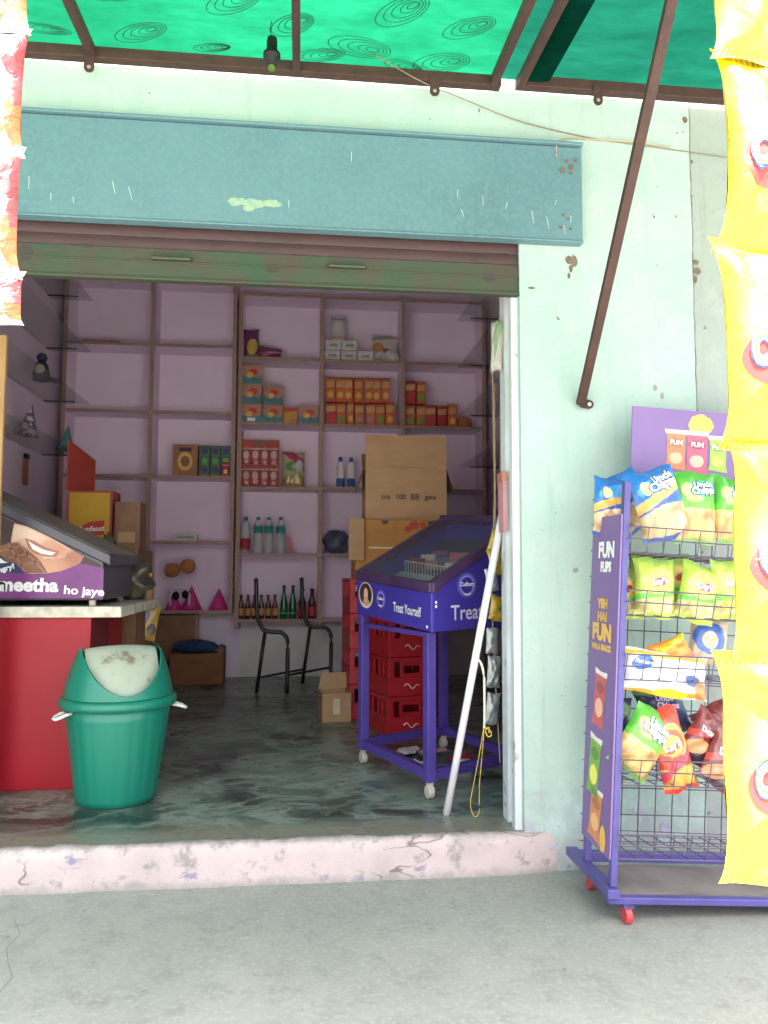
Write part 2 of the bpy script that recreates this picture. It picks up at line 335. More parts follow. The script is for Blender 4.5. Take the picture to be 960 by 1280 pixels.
def tmesh(s, size, bold=0.0, align='CENTER', res=3):
    k = (s, size, bold, align)
    if k not in _tc:
        cu = bpy.data.curves.new('lettering', 'FONT'); cu.body = s; cu.size = size; cu.offset = bold; cu.resolution_u = res
        cu.align_x = align; cu.align_y = 'CENTER'; cu.space_line = .85
        o = bpy.data.objects.new('lettering', cu); COL.objects.link(o)
        dg = bpy.context.evaluated_depsgraph_get(); me = bpy.data.meshes.new_from_object(o.evaluated_get(dg))
        bpy.data.objects.remove(o); bpy.data.curves.remove(cu)
        _tc[k] = ([tuple(v.co) for v in me.vertices], [tuple(p.vertices) for p in me.polygons])
        bpy.data.meshes.remove(me)
    return _tc[k]
def text(parent, s, size, ink, fn, bold=0.0, sx=1.0, align='CENTER', name='lettering'):
    """lettering laid on a surface: fn maps flat (x, y) to the thing's local space"""
    V, Fc = tmesh(s, size, bold, align)
    mb = MB(); mb.v = [tuple(fn(x*sx, y)) for x, y, _ in V]
    for f in Fc: mb.face(f)
    return obj(name, mb, ink, parent)
def flat(o, ex, ey):   # plane with origin and two directions
    o, ex, ey = Vector(o), Vector(ex).normalized(), Vector(ey).normalized()
    return lambda x, y: o + ex*x + ey*y
def ordw(i): return ['first','second','third','fourth','fifth','sixth','seventh','eighth','ninth','tenth','eleventh','twelfth'][i]

# ------------------------------------------------------------------ the setting
FZ = .145
g = MB(); g.grid(lambda u, v: ((u-.5)*2400, (v-.5)*2400, 0), 2, 2)
tag(obj('ground', g, 'yard_concrete'), kind='structure')
# hairline crack in the yard concrete at the left
ck = MB(); pth = [(-.92,-.22), (-.86,-.33), (-.87,-.42), (-.83,-.52), (-.79,-.60), (-.80,-.72), (-.76,-.85), (-.74,-.95)]
for (a, b), (c, d) in zip(pth, pth[1:]): ck.poly([(a-.0006, b, .0015), (c-.0006, d, .0015), (c+.0006, d, .0015), (a+.0006, b, .0015)])
tag(obj('ground_crack', ck, 'dark_hole'), kind='structure')
fl = MB(); fl.box(-2.4, 2.0, .02, 4.6, 0, FZ)
tag(obj('shop_floor', fl, 'polished_floor'), kind='structure')
st = MB()
def stepfn(u, v):
    x = -4 + 5.03*u
    k = noise_step(x)
    prof = [(-.026-.004*k, 0), (-.022+.003*k, .05), (-.020-.003*k, .10), (-.014, .138), (-.002+.004*k, FZ+.003), (.03+.02*k, FZ+.0035), (.045+.02*k, FZ-.01)]
    f = min(1, max(0, (1.02-x)/.16)); y = prof[v][0]; return (x, y*f+.006*(1-f) if y < .004 else y, prof[v][1])
def noise_step(x): return sin(x*13)*.5+sin(x*31+1)*.3+sin(x*71)*.3
n = 160
idx = [[st.pts([stepfn(a/n, b)]) for a in range(n+1)] for b in range(7)]
for b in range(6):
    for a in range(n): st.face((idx[b][a], idx[b][a+1], idx[b+1][a+1], idx[b+1][a]))
tag(obj('doorstep', st, 'plinth_paint', smooth=True), kind='structure')

# ------------------------------------------------------------------ the shop building
B = thing('shop_building', 'pale mint painted shop building with a wide open shopfront and lilac room inside', 'shop')
wl = MB()
wl.box(.862, 1.594, 0, .21, 0, 3.7); wl.box(-1.62, .862, .0, .21, 2.462, 3.7); wl.box(-4, -1.62, 0, .21, 0, 3.7)
obj('front_wall', wl, 'wall_paint', B)
pw = MB(); pw.box(1.597, 4.5, .004, .21, 0, 3.7); obj('pillar', pw, 'grey_wall', B, label='greyer stretch of wall beyond a vertical crack')
bw = MB(); bw.box(-2.4, 2.0, 4.40, 4.6, FZ, 3.95); obj('back_wall', bw, 'lilac_wall', B)
lw = MB(); lw.box(-2.4, -2.2, .21, 4.40, FZ, 3.95); obj('side_wall', lw, 'lilac_wall', B)
rw = MB(); rw.box(1.78, 2.0, .21, 4.40, FZ, 3.95); obj('side_wall', rw, 'lilac_wall', B)
ce = MB(); ce.box(-4, 4.5, .21, 4.6, 3.95, 4.1); ce.box(-4, 4.5, 0.01, .21, 3.7, 4.1); obj('ceiling', ce, 'ceiling', B)
jb = MB(); jb.box(.834, .862, .03, .07, FZ, 2.45); jb.box(.834, .862, .13, .21, FZ, 2.45); jb.box(.852, .862, .07, .13, FZ, 2.45)
obj('shutter_guide', jb, M.setdefault('guide_paint', mat('guide_paint', (.62,.66,.68), .5, (.5,.54,.55), 5, col3=(.3,.25,.2), ns3=8, lo3=.62, hi3=.7)), B, label='pale steel shutter channel lining the right jamb')
def blob(cx, cz, rx, rz, n=14, seed=0, y=-.0015, jag=.35):
    q = random.Random(seed); return [(cx+rx*cos(2*pi*k/n)*(1-jag*q.random()), y, cz+rz*sin(2*pi*k/n)*(1-jag*q.random())) for k in range(n)]
for k, (x, z, rx, rz, m) in enumerate([(1.066,2.395,.018,.022,'rust_stain'), (1.088,2.392,.016,.03,'rust_stain'), (1.075,2.36,.01,.018,'rust_stain'), (1.066,2.33,.008,.014,'rust_stain'),
        (1.607,2.41,.014,.014,'rust_stain'), (1.612,2.375,.018,.018,'rust_stain'), (1.602,2.34,.012,.02,'rust_stain'), (1.575,3.02,.013,.016,'rust_stain'),
        (1.076,1.144,.013,.013,'grey_putty'), (.91,2.273,.018,.006,'rust_stain'), (1.54,2.96,.005,.004,'rust_stain'), (1.60,2.84,.006,.01,'rust_stain'), (1.565,2.965,.004,.003,'rust_stain'), (1.42,1.88,.01,.016,'grey_putty'), (1.45,1.85,.006,.018,'grey_putty'),
        (1.0,1.37,.004,.004,'grey_putty'), (.95,1.30,.004,.003,'grey_putty'), (1.02,1.07,.004,.003,'grey_putty'), (.92,.10,.035,.012,'purple_stain'), (.885,.15,.008,.05,'purple_stain'), (.975,.09,.025,.01,'purple_stain'), (1.22,.22,.03,.018,'purple_stain'), (1.32,.2,.012,.05,'purple_stain'), (1.42,.15,.02,.025,'purple_stain'), (.70,3.0,.004,.012,'rust_stain'), (.5,2.95,.003,.004,'rust_stain'), (-.6,2.98,.004,.004,'rust_stain')]):
    o = MB().poly(blob(x, z, rx, rz, seed=k, y=-.0015-(.0006*(k % 3)))); obj('paint_stain', o, m, B)
cr = MB()
zz = 3.1; xx = 1.5955
while zz > .4:
    z2 = zz-.05; x2 = 1.5955+rnd.uniform(-.003, .003); wv = rnd.uniform(.0008, .0024)
    cr.poly([(xx-wv, -.001, zz), (x2-wv, -.001, z2), (x2+wv, -.001, z2), (xx+wv, -.001, zz)]); zz, xx = z2, x2
obj('wall_crack', cr, 'rust_stain', B)
# cracks along the foot of the wall
# ------------------------------------------------------------------ roller shutter
S = thing('roller_shutter', 'blue-grey steel shutter box above the doorway with its dirty green shutter rolled up', 'roller shutter', (0, 0, 2.45))
hd = MB(); hd.box(-2.2, 1.111, -.045, -.003, .010, .395); hd.box(-2.2, 1.113, -.062, -.003, .398, .410); hd.box(-2.2, 1.112, -.052, -.003, .0, .0078)
obj('hood', hd, 'hood_blue', S, bevel=.003)
def onhood(x, z): return (x, -.0462, z-2.45)
sc_ = MB()
for x, z, dz, dx in [(-1.02,2.60,-.05,0), (-1.06,2.70,-.03,.006), (-.94,2.54,-.03,.0), (-.72,2.60,-.05,.012), (-.66,2.58,-.05,.014), (-.86,2.53,-.025,.003), (-.06,2.56,-.03,.0), (.60,2.64,-.03,.0), (.615,2.56,-.03,.01), (.70,2.62,-.04,.004), (.80,2.60,-.03,-.006), (.90,2.57,-.05,.008), (.96,2.55,-.05,.01), (1.0,2.62,-.02,-.004), (1.03,2.52,-.04,.006), (1.06,2.56,-.03,.0), (.18,2.77,-.04,0)]:
    p = onhood(x, z); sc_.poly([(p[0], p[1], p[2]), (p[0]+dx, p[1], p[2]+dz), (p[0]+dx+.0025, p[1], p[2]+dz), (p[0]+.0035, p[1], p[2])])
obj('scratch_mark', sc_, 'scratch', S)['kind'] = 'stuff'
q = MB()
for k, (x, z, a, b) in enumerate([(-.255,2.545,.05,.022), (-.19,2.54,.06,.024), (-.125,2.543,.05,.02), (-.21,2.52,.03,.016)]):
    q.poly([(p[0], -.0462-.0005*k, p[2]-2.45) for p in blob(x, z, a, b, 22, 40+k, jag=.45)])
obj('torn_sticker', q, 'peeled_paper', S)
for k, (x, z, r) in enumerate([(1.05,2.785,.007), (1.03,2.745,.012), (1.066,2.76,.010), (1.085,2.79,.008), (1.065,2.735,.006), (1.03,2.56,.006), (1.05,2.545,.005), (1.02,2.51,.006), (1.06,2.505,.005)]):
    o = MB(); o.tube([(x, -.046, z-2.45), (x, -.05, z-2.45)], r, 10); obj('bolt', o, 'rust_stain', S)
for k in range(3):
    s_ = MB(); z0 = -.078+k*.045
    s_.grid(lambda u, v, z0=z0: (-1.62+2.48*u, -.0+.004*abs(2*v-1)**2+.014, z0+.043*v), 1, 6); obj('slat', s_, 'shutter_maroon', S, smooth=True)
bb = MB(); bb.box(-1.62, .86, .008, .03, -.195, -.082); bb.box(-1.62, .86, -.002, .034, -.208, -.197); bb.box(-1.62, .86, .004, .031, -.135, -.129)
obj('bottom_bar', bb, 'shutter_green', S, bevel=.002)
for x in (-.5, .17):
    h = MB(); h.tube([(x-.07,.008,-.12), (x-.07,-.012,-.125), (x+.07,-.012,-.125), (x+.07,.008,-.12)], .008, 6); obj('handle', h, 'shutter_green', S)
for x, z, a, b in [(-1.04,-.12,.03,.035), (-.815,-.085,.022,.008), (-.12,-.14,.03,.02), (.74,-.14,.03,.02)]:
    h = MB(); h.poly([(p[0], .0065, p[2]) for p in blob(x, z, a, b, 12, int(x*100), jag=.2)]); obj('lock_hole', h, 'dark_hole', S)

# ------------------------------------------------------------------ canopies
def cz(y): return 3.115 + y*.06      # falls gently towards the street
def canopy(name, label, x0, x1, fab, rafters, brackets, dz=0):
    c = thing(name, label, 'canopy', (0, 0, 0))
    f = MB(); f.grid(lambda u, v: (x0+(x1-x0)*u, -.018-2.722*v, cz(-.018-2.722*v)+dz+.004-.012*abs(sin(u*(x1-x0)/.77*pi))*sin(v*pi*3)**2+.004*sin(u*30)*sin(v*12)+.003*sin(u*71+v*9)), 60, 24)
    obj('fabric', f, fab, c, smooth=True)
    b = MB(); b.box(max(x0, .84) if x0 > 0 else x0, x1, -.075, -.034, cz(0)-.052+dz, cz(0)-.008+dz); obj('beam', b, 'maroon_steel', c, bevel=.003)
    b = MB(); b.box(x0, x1, -2.72, -2.68, cz(-2.7)-.05+dz, cz(-2.7)-.008+dz); b.box(x0, x1, -2.27, -2.23, cz(-2.25)-.09+dz, cz(-2.25)-.052+dz); obj('beam', b, 'maroon_steel', c, bevel=.003)
    for x in rafters:
        b = MB(); zz = -.010+dz
        b.hexa([(x-.015,-2.68,cz(-2.68)-.04+zz), (x+.015,-2.68,cz(-2.68)-.04+zz), (x+.015,-.075,cz(-.075)-.04+zz), (x-.015,-.075,cz(-.075)-.04+zz),
                (x-.015,-2.68,cz(-2.68)+zz), (x+.015,-2.68,cz(-2.68)+zz), (x+.015,-.075,cz(-.075)+zz), (x-.015,-.075,cz(-.075)+zz)])
        obj('rafter', b, 'maroon_steel', c, bevel=.002)
    for x in brackets:
        b = MB(); z0 = cz(0)-.052+dz; nn = 12
        out = [(x+.019, z0+.02)]+[(x+.019*cos(a), z0-.045-.019*sin(a)) for a in [k*pi/10 for k in range(11)]]+[(x-.019, z0+.02)]
        i = b.pts([(p, -.082, q_) for p, q_ in out]); j = b.pts([(p, -.076, q_) for p, q_ in out]); L = len(out)
        b.face(range(i, i+L)); b.face(list(range(j, j+L))[::-1])
        for k in range(L): b.face((i+k, j+k, j+(k+1) % L, i+(k+1) % L))
        tb = obj('bracket', b, 'maroon_steel', c)
        hb = MB(); hb.tube([(x, -.083, z0-.045), (x, -.0825, z0-.045)], .0075, 10); obj('bolt_hole', hb, 'grey_putty', tb)
    return c
C1 = canopy('canopy', 'bright green printed cloth canopy on maroon steel rafters above the shopfront', -3.4, .775, 'canopy_bright', (-2.4, -1.6, -.80, -.035, .745), (-.807, .505))
C2 = canopy('canopy', 'darker plain green cloth canopy on the right above the snack rack', .762, 3.2, 'canopy_dark', (.855, 2.1, 3.0), (1.17,), dz=.009)
fo = MB(); fo.grid(lambda u, v: (.86+.11*u, -.078-2.55*v, cz(-.078-2.55*v)-.016-.008*sin(u*pi)), 4, 8); obj('folded_hem', fo, 'canopy_dark', C2, smooth=True)
# diagonal brace and its wall lug
br = MB(); a, b = Vector((1.098,-.025,1.80)), Vector((1.045,-1.12,cz(-1.12)-.03)); d = (b-a).normalized(); sx = Vector((1,0,0)); up = sx.cross(d)
br.hexa([a-sx*.0165-up*.012, a+sx*.0165-up*.012, a+sx*.0165+up*.012, a-sx*.0165+up*.012, b-sx*.0165-up*.012, b+sx*.0165-up*.012, b+sx*.0165+up*.012, b-sx*.0165+up*.012])
bo = obj('brace', br, 'maroon_steel', C2, bevel=.002)
lg = MB(); i = []
for y in (-.022, -.016): i.append(lg.pts([(1.10, y, 1.83), (1.10, y, 1.79)] + [(1.135+.018*sin(t), y, 1.802-.018*cos(t)) for t in [k*pi/8 for k in range(9)]]))
L = 11; lg.face(range(i[0], i[0]+L)); lg.face(list(range(i[1], i[1]+L))[::-1])
for k in range(L): lg.face((i[0]+k, i[1]+k, i[1]+(k+1) % L, i[0]+(k+1) % L))
obj('lug', lg, 'maroon_steel', bo); hb = MB(); hb.tube([(1.136,-.023,1.802), (1.136,-.0225,1.802)], .008, 10); obj('bolt_hole', hb, 'paper_white', bo)
# printed swirls on the bright cloth: thin rings lying on the underside
sw = MB()
for (x, y, a, b, ro) in [(-.60,-.19,.11,.045,-.5), (-.05,-.30,.09,.05,-.7), (.20,-.20,.12,.06,.2), (.52,-.14,.11,.06,-.35), (.58,-.36,.10,.05,-.6), (.05,-.13,.10,.04,-.3), (-.62,-.42,.12,.05,-.4), (-.95,-.17,.10,.03,.1), (-.25,-.40,.11,.05,-.6), (.33,-.42,.11,.06,-.8), (-.35,-.13,.07,.025,-.2), (.38,-.10,.08,.035,.3)]:
    for k, s_ in enumerate((1.0, .78, .58, .36, .2)):
        t = .0018; n = 40; ox, oy = .012*k*cos(ro), .012*k*sin(ro)
        def rp(j, e): 
            th = 2*pi*j/n; ex, ey = (a*s_+e)*cos(th), (b*s_+e)*sin(th)
            X, Y = x+ox+ex*cos(ro)-ey*sin(ro), y+oy+ex*sin(ro)+ey*cos(ro)
            return (X, Y, cz(Y)-.012)
        if y > -.1-b*.3 and s_ > .9: pass
        for j in range(n):
            P4 = [rp(j, -t), rp(j+1, -t), rp(j+1, t), rp(j, t)]
            if max(p[1] for p in P4) < -.078: sw.poly(P4)
obj('printed_swirl', sw, 'swirl_ink', C1)
# bulb holder on its flex
K = thing('bulb_holder', 'empty black bulb holder dangling from a thin wire under the green canopy', 'bulb holder', (-.12, -.30, 2.93))
o = MB(); o.lathe([(.004,.105), (.017,.10), (.019,.085), (.019,.045), (.03,.043), (.031,.03), (.02,.025), (.0175,.0), (.014,-.004)], 16); obj('socket', o, 'black_plastic', K, smooth=True)
o = MB(); o.lathe([(.0125,-.004), (.0125,-.016), (.009,-.018)], 12); obj('contact_ring', o, 'lime', K)
o = MB(); o.tube([(0,0,.10), (-.008,0,.13), (-.004,0,.155), (.0,0,.168)], .0018, 5); obj('flex', o, 'black_plastic', K)
def cable(name, label, pts, r, m, cat='wire'):
    P_ = []
    for k in range(len(pts)-1):
        for j in range(6): P_.append(Vector(pts[k]).lerp(Vector(pts[k+1]), j/6))
    P_.append(Vector(pts[-1]))
    for _ in range(5): P_ = [P_[0]]+[(P_[k-1]+P_[k]*2+P_[k+1])/4 for k in range(1, len(P_)-1)]+[P_[-1]]
    o = MB(); o.tube(P_, r, 6); return tag(obj(name, o, m, smooth=True), label, cat)
cable('wire', 'thin brown wire sagging from the canopy beam across the wall to the right', [(.25,-.16,3.10), (.451,-.08,3.05), (.62,-.03,3.03), (.85,-.01,2.96), (1.15,-.008,2.91), (1.378,-.008,2.893), (1.8,-.008,2.862), (2.3,-.008,2.84)], .002, 'cable_brown')
cable('wire', 'short ochre wire curling out of the shutter box corner onto the wall', [(1.003,-.05,2.80), (1.005,-.045,2.855), (1.03,-.02,2.885), (1.071,-.01,2.905), (1.2,-.009,2.905), (1.37,-.0155,2.902), (1.5,-.0155,2.89)], .0027, 'rope_beige')

# ------------------------------------------------------------------ snack packs
def packfn(w_, h_, t, seed, crump=1.0, pinch=.10):
    q = random.Random(seed); W = [(q.uniform(2, 7), q.uniform(2, 6), q.uniform(0, 6.3), q.uniform(.4, 1)) for _ in range(5)]
    kf = [q.uniform(6, 11), q.uniform(0, 6)]; bend = q.uniform(-.06, .06)*crump
    def s_(u, v, side=1):            # u, v in 0..1
        a, b = 2*u-1, 2*v-1
        body = max(0, 1-abs(a)**2.6)**.55 * max(0, 1-(abs(b)/.93)**3.2)**.6 if abs(b) < .93 else 0
        wk = sum(k*sin(p*a*pi*.5+o+side)*sin(r_*b*pi*.5+o*2) for p, r_, o, k in W)*.055*crump
        fold = .30*max(0, abs(b)-.25)**1.5*sin(kf[0]*a+kf[1]+(1 if b > 0 else 3))*crump
        y = -side*(t/2)*(body*(1+wk*1.6+fold)+.012)
        x = a*w_/2*(1-pinch*max(0, 1-abs(b)**5)*(abs(a)**.5 if a else 0)*.8) + wk*w_*.03
        y += bend*h_*(b*b-.3)*.6
        return Vector((x, y, b*h_/2 + .012*h_*sin(4*a+W[0][2])*(abs(b)**6)*crump))
    return s_
def pack(name, label, cat, w_, h_, t, m, loc, rot=(0,0,0), group=None, seed=1, texts=(), crump=1.0, parent=None, pinch=.10, nu=18, nv=24):
    fn = packfn(w_, h_, t, seed, crump, pinch)
    mb = MB(); mb.grid(lambda u, v: fn(u, v, 1), nu, nv); mb.grid(lambda u, v: fn(u, v, -1), nu, nv, flip=True)
    o = obj(name, mb, [m], parent, smooth=True, loc=loc, rot=rot)
    if not parent: tag(o, label, cat, group)
    else: o['label'] = label if label else ''
    if not label and 'label' in o: del o['label']
    def onto(cx, cyy, ang, lift):
        def f(x, y):
            X, Y = x*cos(ang)-y*sin(ang), x*sin(ang)+y*cos(ang)
            u, v = min(.985, max(.015, cx+X/w_)), min(.985, max(.015, cyy+Y/h_))
            p = fn(u, v, 1); p.y -= lift; return p
        return f
    for k, tx in enumerate(texts):
        s, cx, cyy, size, ink, ang, bold = tx[:7]; sx = tx[7] if len(tx) > 7 else 1
        text(o, s, size, ink, onto(cx, cyy, ang, .0012+.0009*k), bold, sx)
    return o
Y_, CH1, CH2 = (.85,.62,.10), (.80,.55,.22), (.60,.34,.10)
D = {}
D['blue_chips'] = design('blue_chips', (.03,.17,.50), [('band',0,.06,(.05,.10,.35)), ('chips',.06,.46,(.80,.60,.36),(.66,.42,.2)), ('band',.46,.53,(.04,.10,.42),.2), ('band',.52,.66,(.75,.42,.10),.28), ('ell',.52,.76,.46,.11,.18,(.05,.32,.72)), ('ell',.27,.72,.11,.10,0,(.85,.6,.3))])
D['green_chips'] = design('green_chips', (.10,.42,.05), [('band',0,.06,(.2,.35,.1)), ('chips',.06,.46,CH1,CH2), ('band',.46,.56,(.13,.50,.04)), ('ell',.55,.74,.42,.12,.1,(.12,.50,.40)), ('ell',.25,.72,.14,.10,0,(.70,.60,.2)), ('ell',.4,.6,.2,.05,0,(.6,.55,.15))])
D['lime_chips'] = design('lime_chips', (.42,.55,.08), [('chips',.08,.34,(.72,.64,.34),(.55,.5,.16)), ('band',.33,.42,(.12,.52,.05),.1), ('ell',.5,.60,.40,.22,0,(.55,.62,.12)), ('ell',.55,.60,.24,.17,0,(.85,.66,.10)), ('ell',.55,.59,.17,.075,.15,(.52,.04,.05)), ('band',.92,1,(.3,.5,.08))])
D['red_chips'] = design('red_chips', (.60,.06,.035), [('chips',.06,.30,(.85,.55,.16),(.75,.36,.06)), ('band',.28,.40,(.58,.05,.08),.3), ('ell',.5,.62,.48,.20,0,(.78,.30,.06)), ('ell',.5,.59,.36,.155,0,(.62,.08,.04)), ('ell',.48,.56,.29,.12,0,(.88,.52,.06)), ('ell',.48,.53,.24,.05,.15,(.62,.05,.04))])
D['maroon_chips'] = design('maroon_chips', (.17,.025,.025), [('band',0,.3,(.05,.03,.05),.5), ('ell',.3,.25,.3,.14,.4,(.6,.22,.08)), ('band',.55,.68,(.42,.05,.04),.4), ('ell',.8,.3,.16,.10,0,(.7,.5,.05)), ('ell',.8,.3,.10,.06,0,(.04,.02,.05))])
D['navy_chips'] = design('navy_chips', (.035,.05,.12), [('ell',.35,.5,.3,.25,.3,(.10,.10,.2)), ('band',.72,1,(.2,.4,.12),-.4)])
D['white_snack'] = design('white_snack', (.78,.78,.80), [('band',.0,.10,(.85,.33,.04),.1), ('band',.85,.95,(.8,.55,.05)), ('ell',.18,.68,.11,.19,-.3,(.04,.14,.50)), ('ell',.78,.4,.11,.13,.4,(.05,.1,.28)), ('ell',.55,.06,.2,.09,0,(.9,.6,.03)), ('ell',.92,.2,.12,.2,0,(.8,.2,.06))])
D['orange_snack'] = design('orange_snack', (.80,.28,.04), [('band',.6,.9,(.88,.5,.03),.4), ('band',.0,.2,(.7,.15,.05))])
D['red_snack'] = design('red_snack', (.55,.09,.04), [('band',.45,.7,(.7,.5,.4)), ('band',0,.2,(.75,.25,.08))])
D['blue_snack'] = design('blue_snack', (.55,.42,.3), [('ell',.45,.55,.42,.36,0,(.04,.12,.42)), ('ell',.45,.5,.2,.2,0,(.6,.4,.25)), ('ell',.45,.62,.08,.06,0,(.8,.7,.6))])
D['cheese_puff'] = design('cheese_puff', (.78,.58,.02), [('soft',.65,.5,.6,.5,0,(.88,.76,.22)), ('soft',.65,.5,.36,.34,0,(.92,.88,.62)), ('band',.0,.07,(.85,.72,.03)), ('band',.93,1,(.85,.72,.03)), ('ell',.1,.1,.35,.12,.6,(.85,.66,.01)), ('ell',.1,.9,.35,.10,-.6,(.85,.66,.01)), ('ell',.95,.12,.3,.12,-.6,(.85,.66,.01)), ('ell',.95,.88,.3,.10,.6,(.85,.66,.01))], wob=.03)  # soft pale centres: blown-out sunlight painted into the yellow bag colour
D['spice_sachet'] = design('spice_sachet', (.36,.33,.31), [('band',.0,.05,(.26,.26,.28)), ('ell',.96,.75,.15,.17,0,(.22,.02,.02)), ('ell',.98,.30,.13,.22,0,(.26,.075,.02)), ('ell',.76,.18,.10,.07,0,(.17,.085,.03)), ('ell',.76,.17,.06,.04,0,(.3,.2,.1)), ('ell',.72,.66,.08,.05,0,(.18,.09,.04)), ('ell',1,.5,.08,.1,0,(.24,.03,.03)), ('ell',.74,.42,.07,.04,0,(.2,.1,.07))], wob=.04)
for k, o in D.items(): M[k] = o
_pack = pack
def pack(name, label, cat, w_, h_, t, m, loc, rot=(0,0,0), group=None, seed=1, texts=(), **k_):
    T = []
    for q in texts:
        if q[0] in ('Uncle', 'Chipps'): T.append((q[0], q[1], q[2], q[3], 'navy_ink', q[5], q[6]+.0026))
    T += list(texts)
    return _pack(name, label, cat, w_, h_, t, m, loc, rot, group, seed, T, **k_)
CHX = lambda h_: [('Uncle', .64, .80, h_*.13, 'white_ink', .16, .0022), ('Chipps', .62, .71, h_*.13, 'white_ink', .16, .0022)]
LAY = lambda h_, a=.12: [("Lay's", .54, .595, h_*.145, 'white_ink', a, .0016)]

# strips of bags hanging at the canopy's street edge
YS = -2.25
def strip(name, label, x, ztop, zs, wd, ht, m, texts, seed, rotz=0, dx=None, th=.045, cr_=1.25, pn_=.16, flare=1):
    t = thing(name, label, 'snack strip', (x, YS, zs[-1]))
    for k, z in enumerate(zs):
        pack('snack_bag', None, None, wd*(flare if k == len(zs)-1 else 1), ht*1.055, th, m, (dx[k] if dx else 0, 0, z-zs[-1]), (0, R([0,1.5,-1,1,-.5,1][k % 6]), rotz), seed=seed+k, texts=texts, parent=t, crump=cr_, nu=22, nv=30, pinch=pn_)
    s_ = MB(); s_.tube([(0, 0, zs[0]-zs[-1]+ht*.48), (.004, .0, (ztop-zs[-1])*.7), (0, 0, ztop-zs[-1])], .0022, 6); obj('hanging_string', s_, 'rope_beige', t)
    return t
strip('snack_strip', 'strip of bright yellow cheese puff bags hanging at the right edge of the view', .478, 2.90, [1.768, 1.570, 1.372, 1.168, .963], .150, .203, 'cheese_puff', (), 21, rotz=R(4), dx=[.0, .006, .0, .004, -.006], cr_=1.6, pn_=.24, flare=1.12)
ys = [o for o in COL.objects if o.name.startswith('snack_bag')]
for bag_i, bag in enumerate(ys):
    WB = .150*(1.12 if bag_i == 4 else 1); fn = packfn(WB, .203*1.055, .045, 21+bag_i, 1.6, .24)
    def onto(x, y, lift, cx=.47, cy_=.44): 
        u, v = min(.98, max(.02, cx+x/WB)), min(.98, max(.02, cy_+y/.203)); p = fn(u, v, 1); p.y -= lift; return p
    e = MB(); rings = []
    for r_ in (0.001, .25, .5, .75, 1): rings.append(e.pts([onto(.062*r_*cos(t), .031*r_*sin(t)-.003, .0012) for t in [2*pi*k/36 for k in range(36)]]))
    for k in range(4):
        for j in range(36): e.face((rings[k]+j, rings[k]+(j+1) % 36, rings[k+1]+(j+1) % 36, rings[k+1]+j))
    lo = obj('logo', e, 'red_ink', bag, smooth=True)
    for nm, ink, bold, lift in (('lettering', 'blue_ink', .0042, .0022), ('lettering', 'white_ink', .0026, .0032), ('lettering', 'orange_ink', -.0004, .0042)):
        V, Fc = tmesh('Cheetos' if ink != 'orange_ink' else 'Cheetos', .040, bold); e = MB(); e.v = [tuple(onto(x*.76, y+.003, lift)) for x, y, _ in V]
        for f in Fc: e.face(f)
        obj(nm, e, ink, lo)
strip('snack_strip', 'strip of white and red printed snack sachets hanging at the left edge of the view', -.300, 2.90, [1.93, 1.815, 1.70, 1.585, 1.47], .095, .118, 'spice_sachet', [('masala', .72, .5, .018, 'navy_ink', 1.57, .0)], 61, rotz=R(-4), th=.028)
e = MB()
pack('snack_bag', None, None, .10, .05, .02, 'spice_sachet', (0, 0, -.078), parent=[o for o in COL.objects if o.name == 'snack_strip.001'][0], seed=90, crump=1.2)

# ------------------------------------------------------------------ snack rack
TH = R(3.2)
RK = thing('snack_rack', 'purple wheeled wire snack rack with a printed side panel standing against the wall', 'snack rack', (.995, -.48, .045), (0, TH, 0))
def rod(pa, pb, r=.0028, mb=None): return (mb or MB()).tube([pa, pb], r, 5)
WR, DR, HR = .78, .345, 1.40
o = MB(); o.box(.0, WR, 0, .03, .03, .052); obj('front_rail', o, 'rack_frame', RK, bevel=.003)
o = MB(); o.box(.0, WR, DR-.03, DR, .05, .085); obj('rear_rail', o, 'rack_frame', RK, bevel=.003)
o = MB(); o.box(-.012, .03, -.02, DR+.03, .053, .083); obj('base_foot', o, 'rack_frame', RK, bevel=.003)
o = MB(); o.box(WR-.03, WR+.012, -.02, DR+.03, .053, .083); obj('base_foot', o, 'rack_frame', RK, bevel=.003)
o = MB(); o.box(.03, WR-.03, .03, DR-.03, .034, .04); obj('base_tray', o, 'rack_tray', RK)
for x in (.005, WR-.025):
    for y in (.0, .225):
        o = MB(); o.box(x, x+.022, y, y+.025, .084, HR); obj('post', o, 'rack_frame', RK, bevel=.002)
for x, y, rd in ((.075,.03,.028), (WR-.06,.03,.014), (.06,DR-.04,.026), (WR-.06,DR-.04,.014)):
    t = MB(); t.box(x-.018, x+.018, y-.016, y+.016, .012, .032); cs = obj('caster', t, 'rack_frame', RK)
    t = MB(); zc = -.045+rd+ x*sin(TH); t.tube([(x-.011, y, zc), (x+.011, y, zc)], rd, 14); obj('wheel', t, 'wheel_red', cs, bevel=.003)
o = MB(); o.box(-.003, .003, .0, .25, .17, 1.29); sp = obj('side_panel', o, 'rack_purple', RK)
PX = -.0045
def onside(y, z): return flat((PX, y, z), (0,-1,0), (0,0,1))   # seen from the left, y falls to the right
